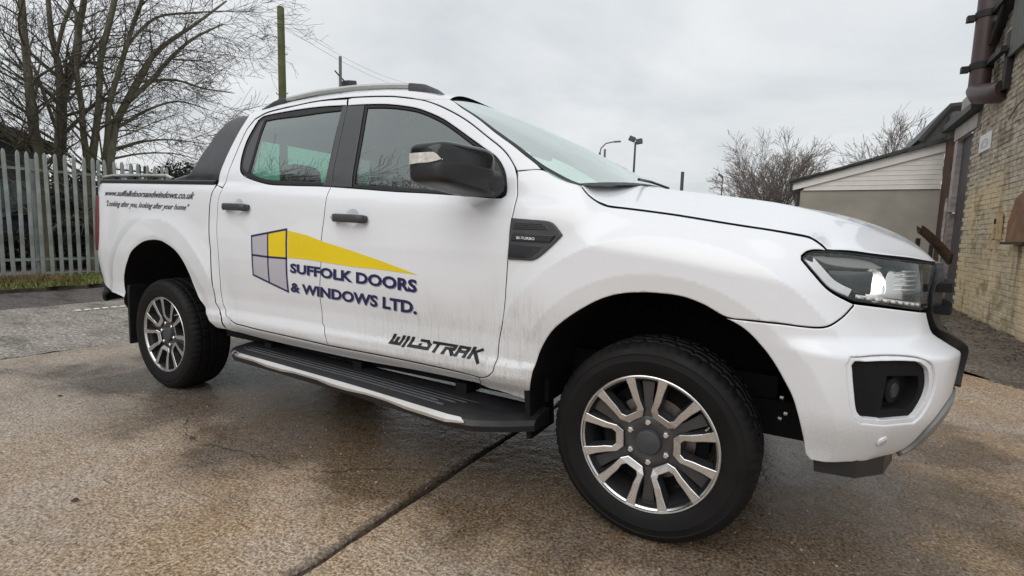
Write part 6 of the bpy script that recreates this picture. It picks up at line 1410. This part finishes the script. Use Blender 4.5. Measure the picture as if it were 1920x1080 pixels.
for k in range(6): mb.box((0,-.45+k*.15,4.3),(.03,.145,1.1)); 
mb.obj('sheet','slate',cb)
MT['timberpale']=simple('splintered_pale_timber',(.42,.32,.20),.75,0,.3,.25,12,.2); MT['boxbrown']=simple('rust_brown_panel',(.20,.105,.06),.7,0,.3,.35,6,.2); MT['rust']=simple('rusty_steel',(.07,.045,.03),.8,.2,.3,.6,9,.4)
tb=thing('timber_bracket','splintered pale timber bracket nailed to the brick wall','bracket',(4.35,6.86,1.33))
mb=MB(); mb.prism([(.10,.22),(-.07,.24),(-.10,-.13),(-.06,-.14),(-.045,.02),(.02,.02),(.04,-.12),(.09,-.14)],0,-.035,.02); mb.obj('board','timberpale',tb); mb=MB(); mb.box((-.02,.14,-.20),(.02,.05,.20),Matrix.Rotation(R(-35),3,'X')); mb.obj('splinter','timberpale',tb)
mb=MB(); mb.box((-.038,.01,.12),(.01,.06,.07)); mb.obj('socket_hole','void',tb)
bx=thing('wooden_hatch','rust-brown hatch board at the right edge of the brick wall','hatch',(4.34,6.12,1.42))
mb=MB(); mb.prism([(.22,-.26),(-.55,-.26),(-.55,.45),(.02,.30),(.22,.0)],0,-.03,.03); mb.obj('panel','boxbrown',bx)
mb=MB(); mb.box((-.05,-.15,-.27),(.05,.8,.03)); mb.obj('ledge','iron',bx)
wr=thing('wall_conduit','thin pale conduit sagging across the upper brick wall','cable',(4.36,0,0)); mb=MB(); mb.tube([(0,7.05,2.86),(-.01,6.7,2.98),(-.01,6.2,3.05),(0,5.2,3.1)],.012,6); mb.obj('conduit','greywood',wr,True)
# rusty chute standing beyond the bonnet
rc=thing('rusty_chute','rusty mossy steel chute poking out behind the headlamp, in front of the brick wall','chute',(3.62,8.0,0))
V=[];F=[]
for i in range(9):
    t=i/8; 
    for k in range(7):
        a=math.pi*k/6; V.append((.03+.42*t+.0*k, .22*math.cos(a)*(1-.2*t), 1.40-.42*t**1.2-.20*math.sin(a)*(.6+.4*t)))
for i in range(8):
    for k in range(6): F.append([i*7+k,i*7+k+1,(i+1)*7+k+1,(i+1)*7+k])
n=len(V); V+=[(x,y,z+.012) for x,y,z in V]; F+=[[j+n for j in f[::-1]] for f in F]
mesh_obj('trough',V,F,'rust',rc,True); mb=MB(); mb.tube([(.45,.17,.98),(.47,.0,.82),(.45,-.17,.98)],.03,6); mb.obj('rim','rust',rc,True)
mb=MB(); mb.box((.05,.1,.6),(.06,.06,1.2)); mb.box((.2,-.1,.55),(.05,.05,1.1)); mb.obj('leg','iron',rc)
# loose brick rubble and silt at the wall foot
MT['rubble']=simple('rubble',(.12,.10,.08),.8,0,.3,.4,20,.2)
mb=MB()
for k in range(420):
    y=random.uniform(3.2,8.9); x=4.33-abs(random.gauss(0,.28)); s=random.uniform(.008,.035); mb.box((x,y,s*.3),(s,s*1.2,s*.7),Matrix.Rotation(random.uniform(0,3),3,'Z'))
o=mb.obj('rubble','rubble'); tag(o,'small rubble and silt scattered along the foot of the brick wall','rubble',kind='stuff')
# leaves and grit on the yard
MT['leaf']=simple('dead_leaf',(.07,.035,.02),.7,0,.3,.4,20)
for k,(x,y) in enumerate([(-1.95,-1.35),(-.62,-1.27),(.36,-1.97),(-.38,-1.85),(1.52,-2.2),(-2.9,-1.6)]):
    mb=MB(); n=7; s=random.uniform(.010,.020); V=[(math.cos(t)*s*random.uniform(.6,1.4),math.sin(t)*s*random.uniform(.5,1.1),random.uniform(0,.008)) for t in np.linspace(0,2*math.pi,n,endpoint=False)]
    mb.add(V+[(0,0,.010)],[[i,(i+1)%n,n] for i in range(n)]); o=mb.obj('dead_leaf','leaf'); o.location=(x,y,.001)
    tag(o,'small dark dead leaf lying on the wet concrete beside the truck','leaf',group='dead leaves on the wet concrete')
mb=MB()
for k in range(2600):
    x=random.uniform(-3.3,3.6); y=random.uniform(-2.5,2.0); s=abs(random.gauss(0,.0022))+.0012; mb.box((x,y,s*.2),(s,s*1.2,s*.6),Matrix.Rotation(random.uniform(0,3),3,'Z'))
o=mb.obj('grit','grit'); tag(o,'pale grit strewn over the wet concrete yard','grit',kind='stuff')
# far field line behind everything
clump('distant_hedge','low dark hedge line far beyond the yard, mostly hidden by the truck','hedge',[((-20,48,.8),(32,2,1.5),1.)],'dusk',26000,.16)
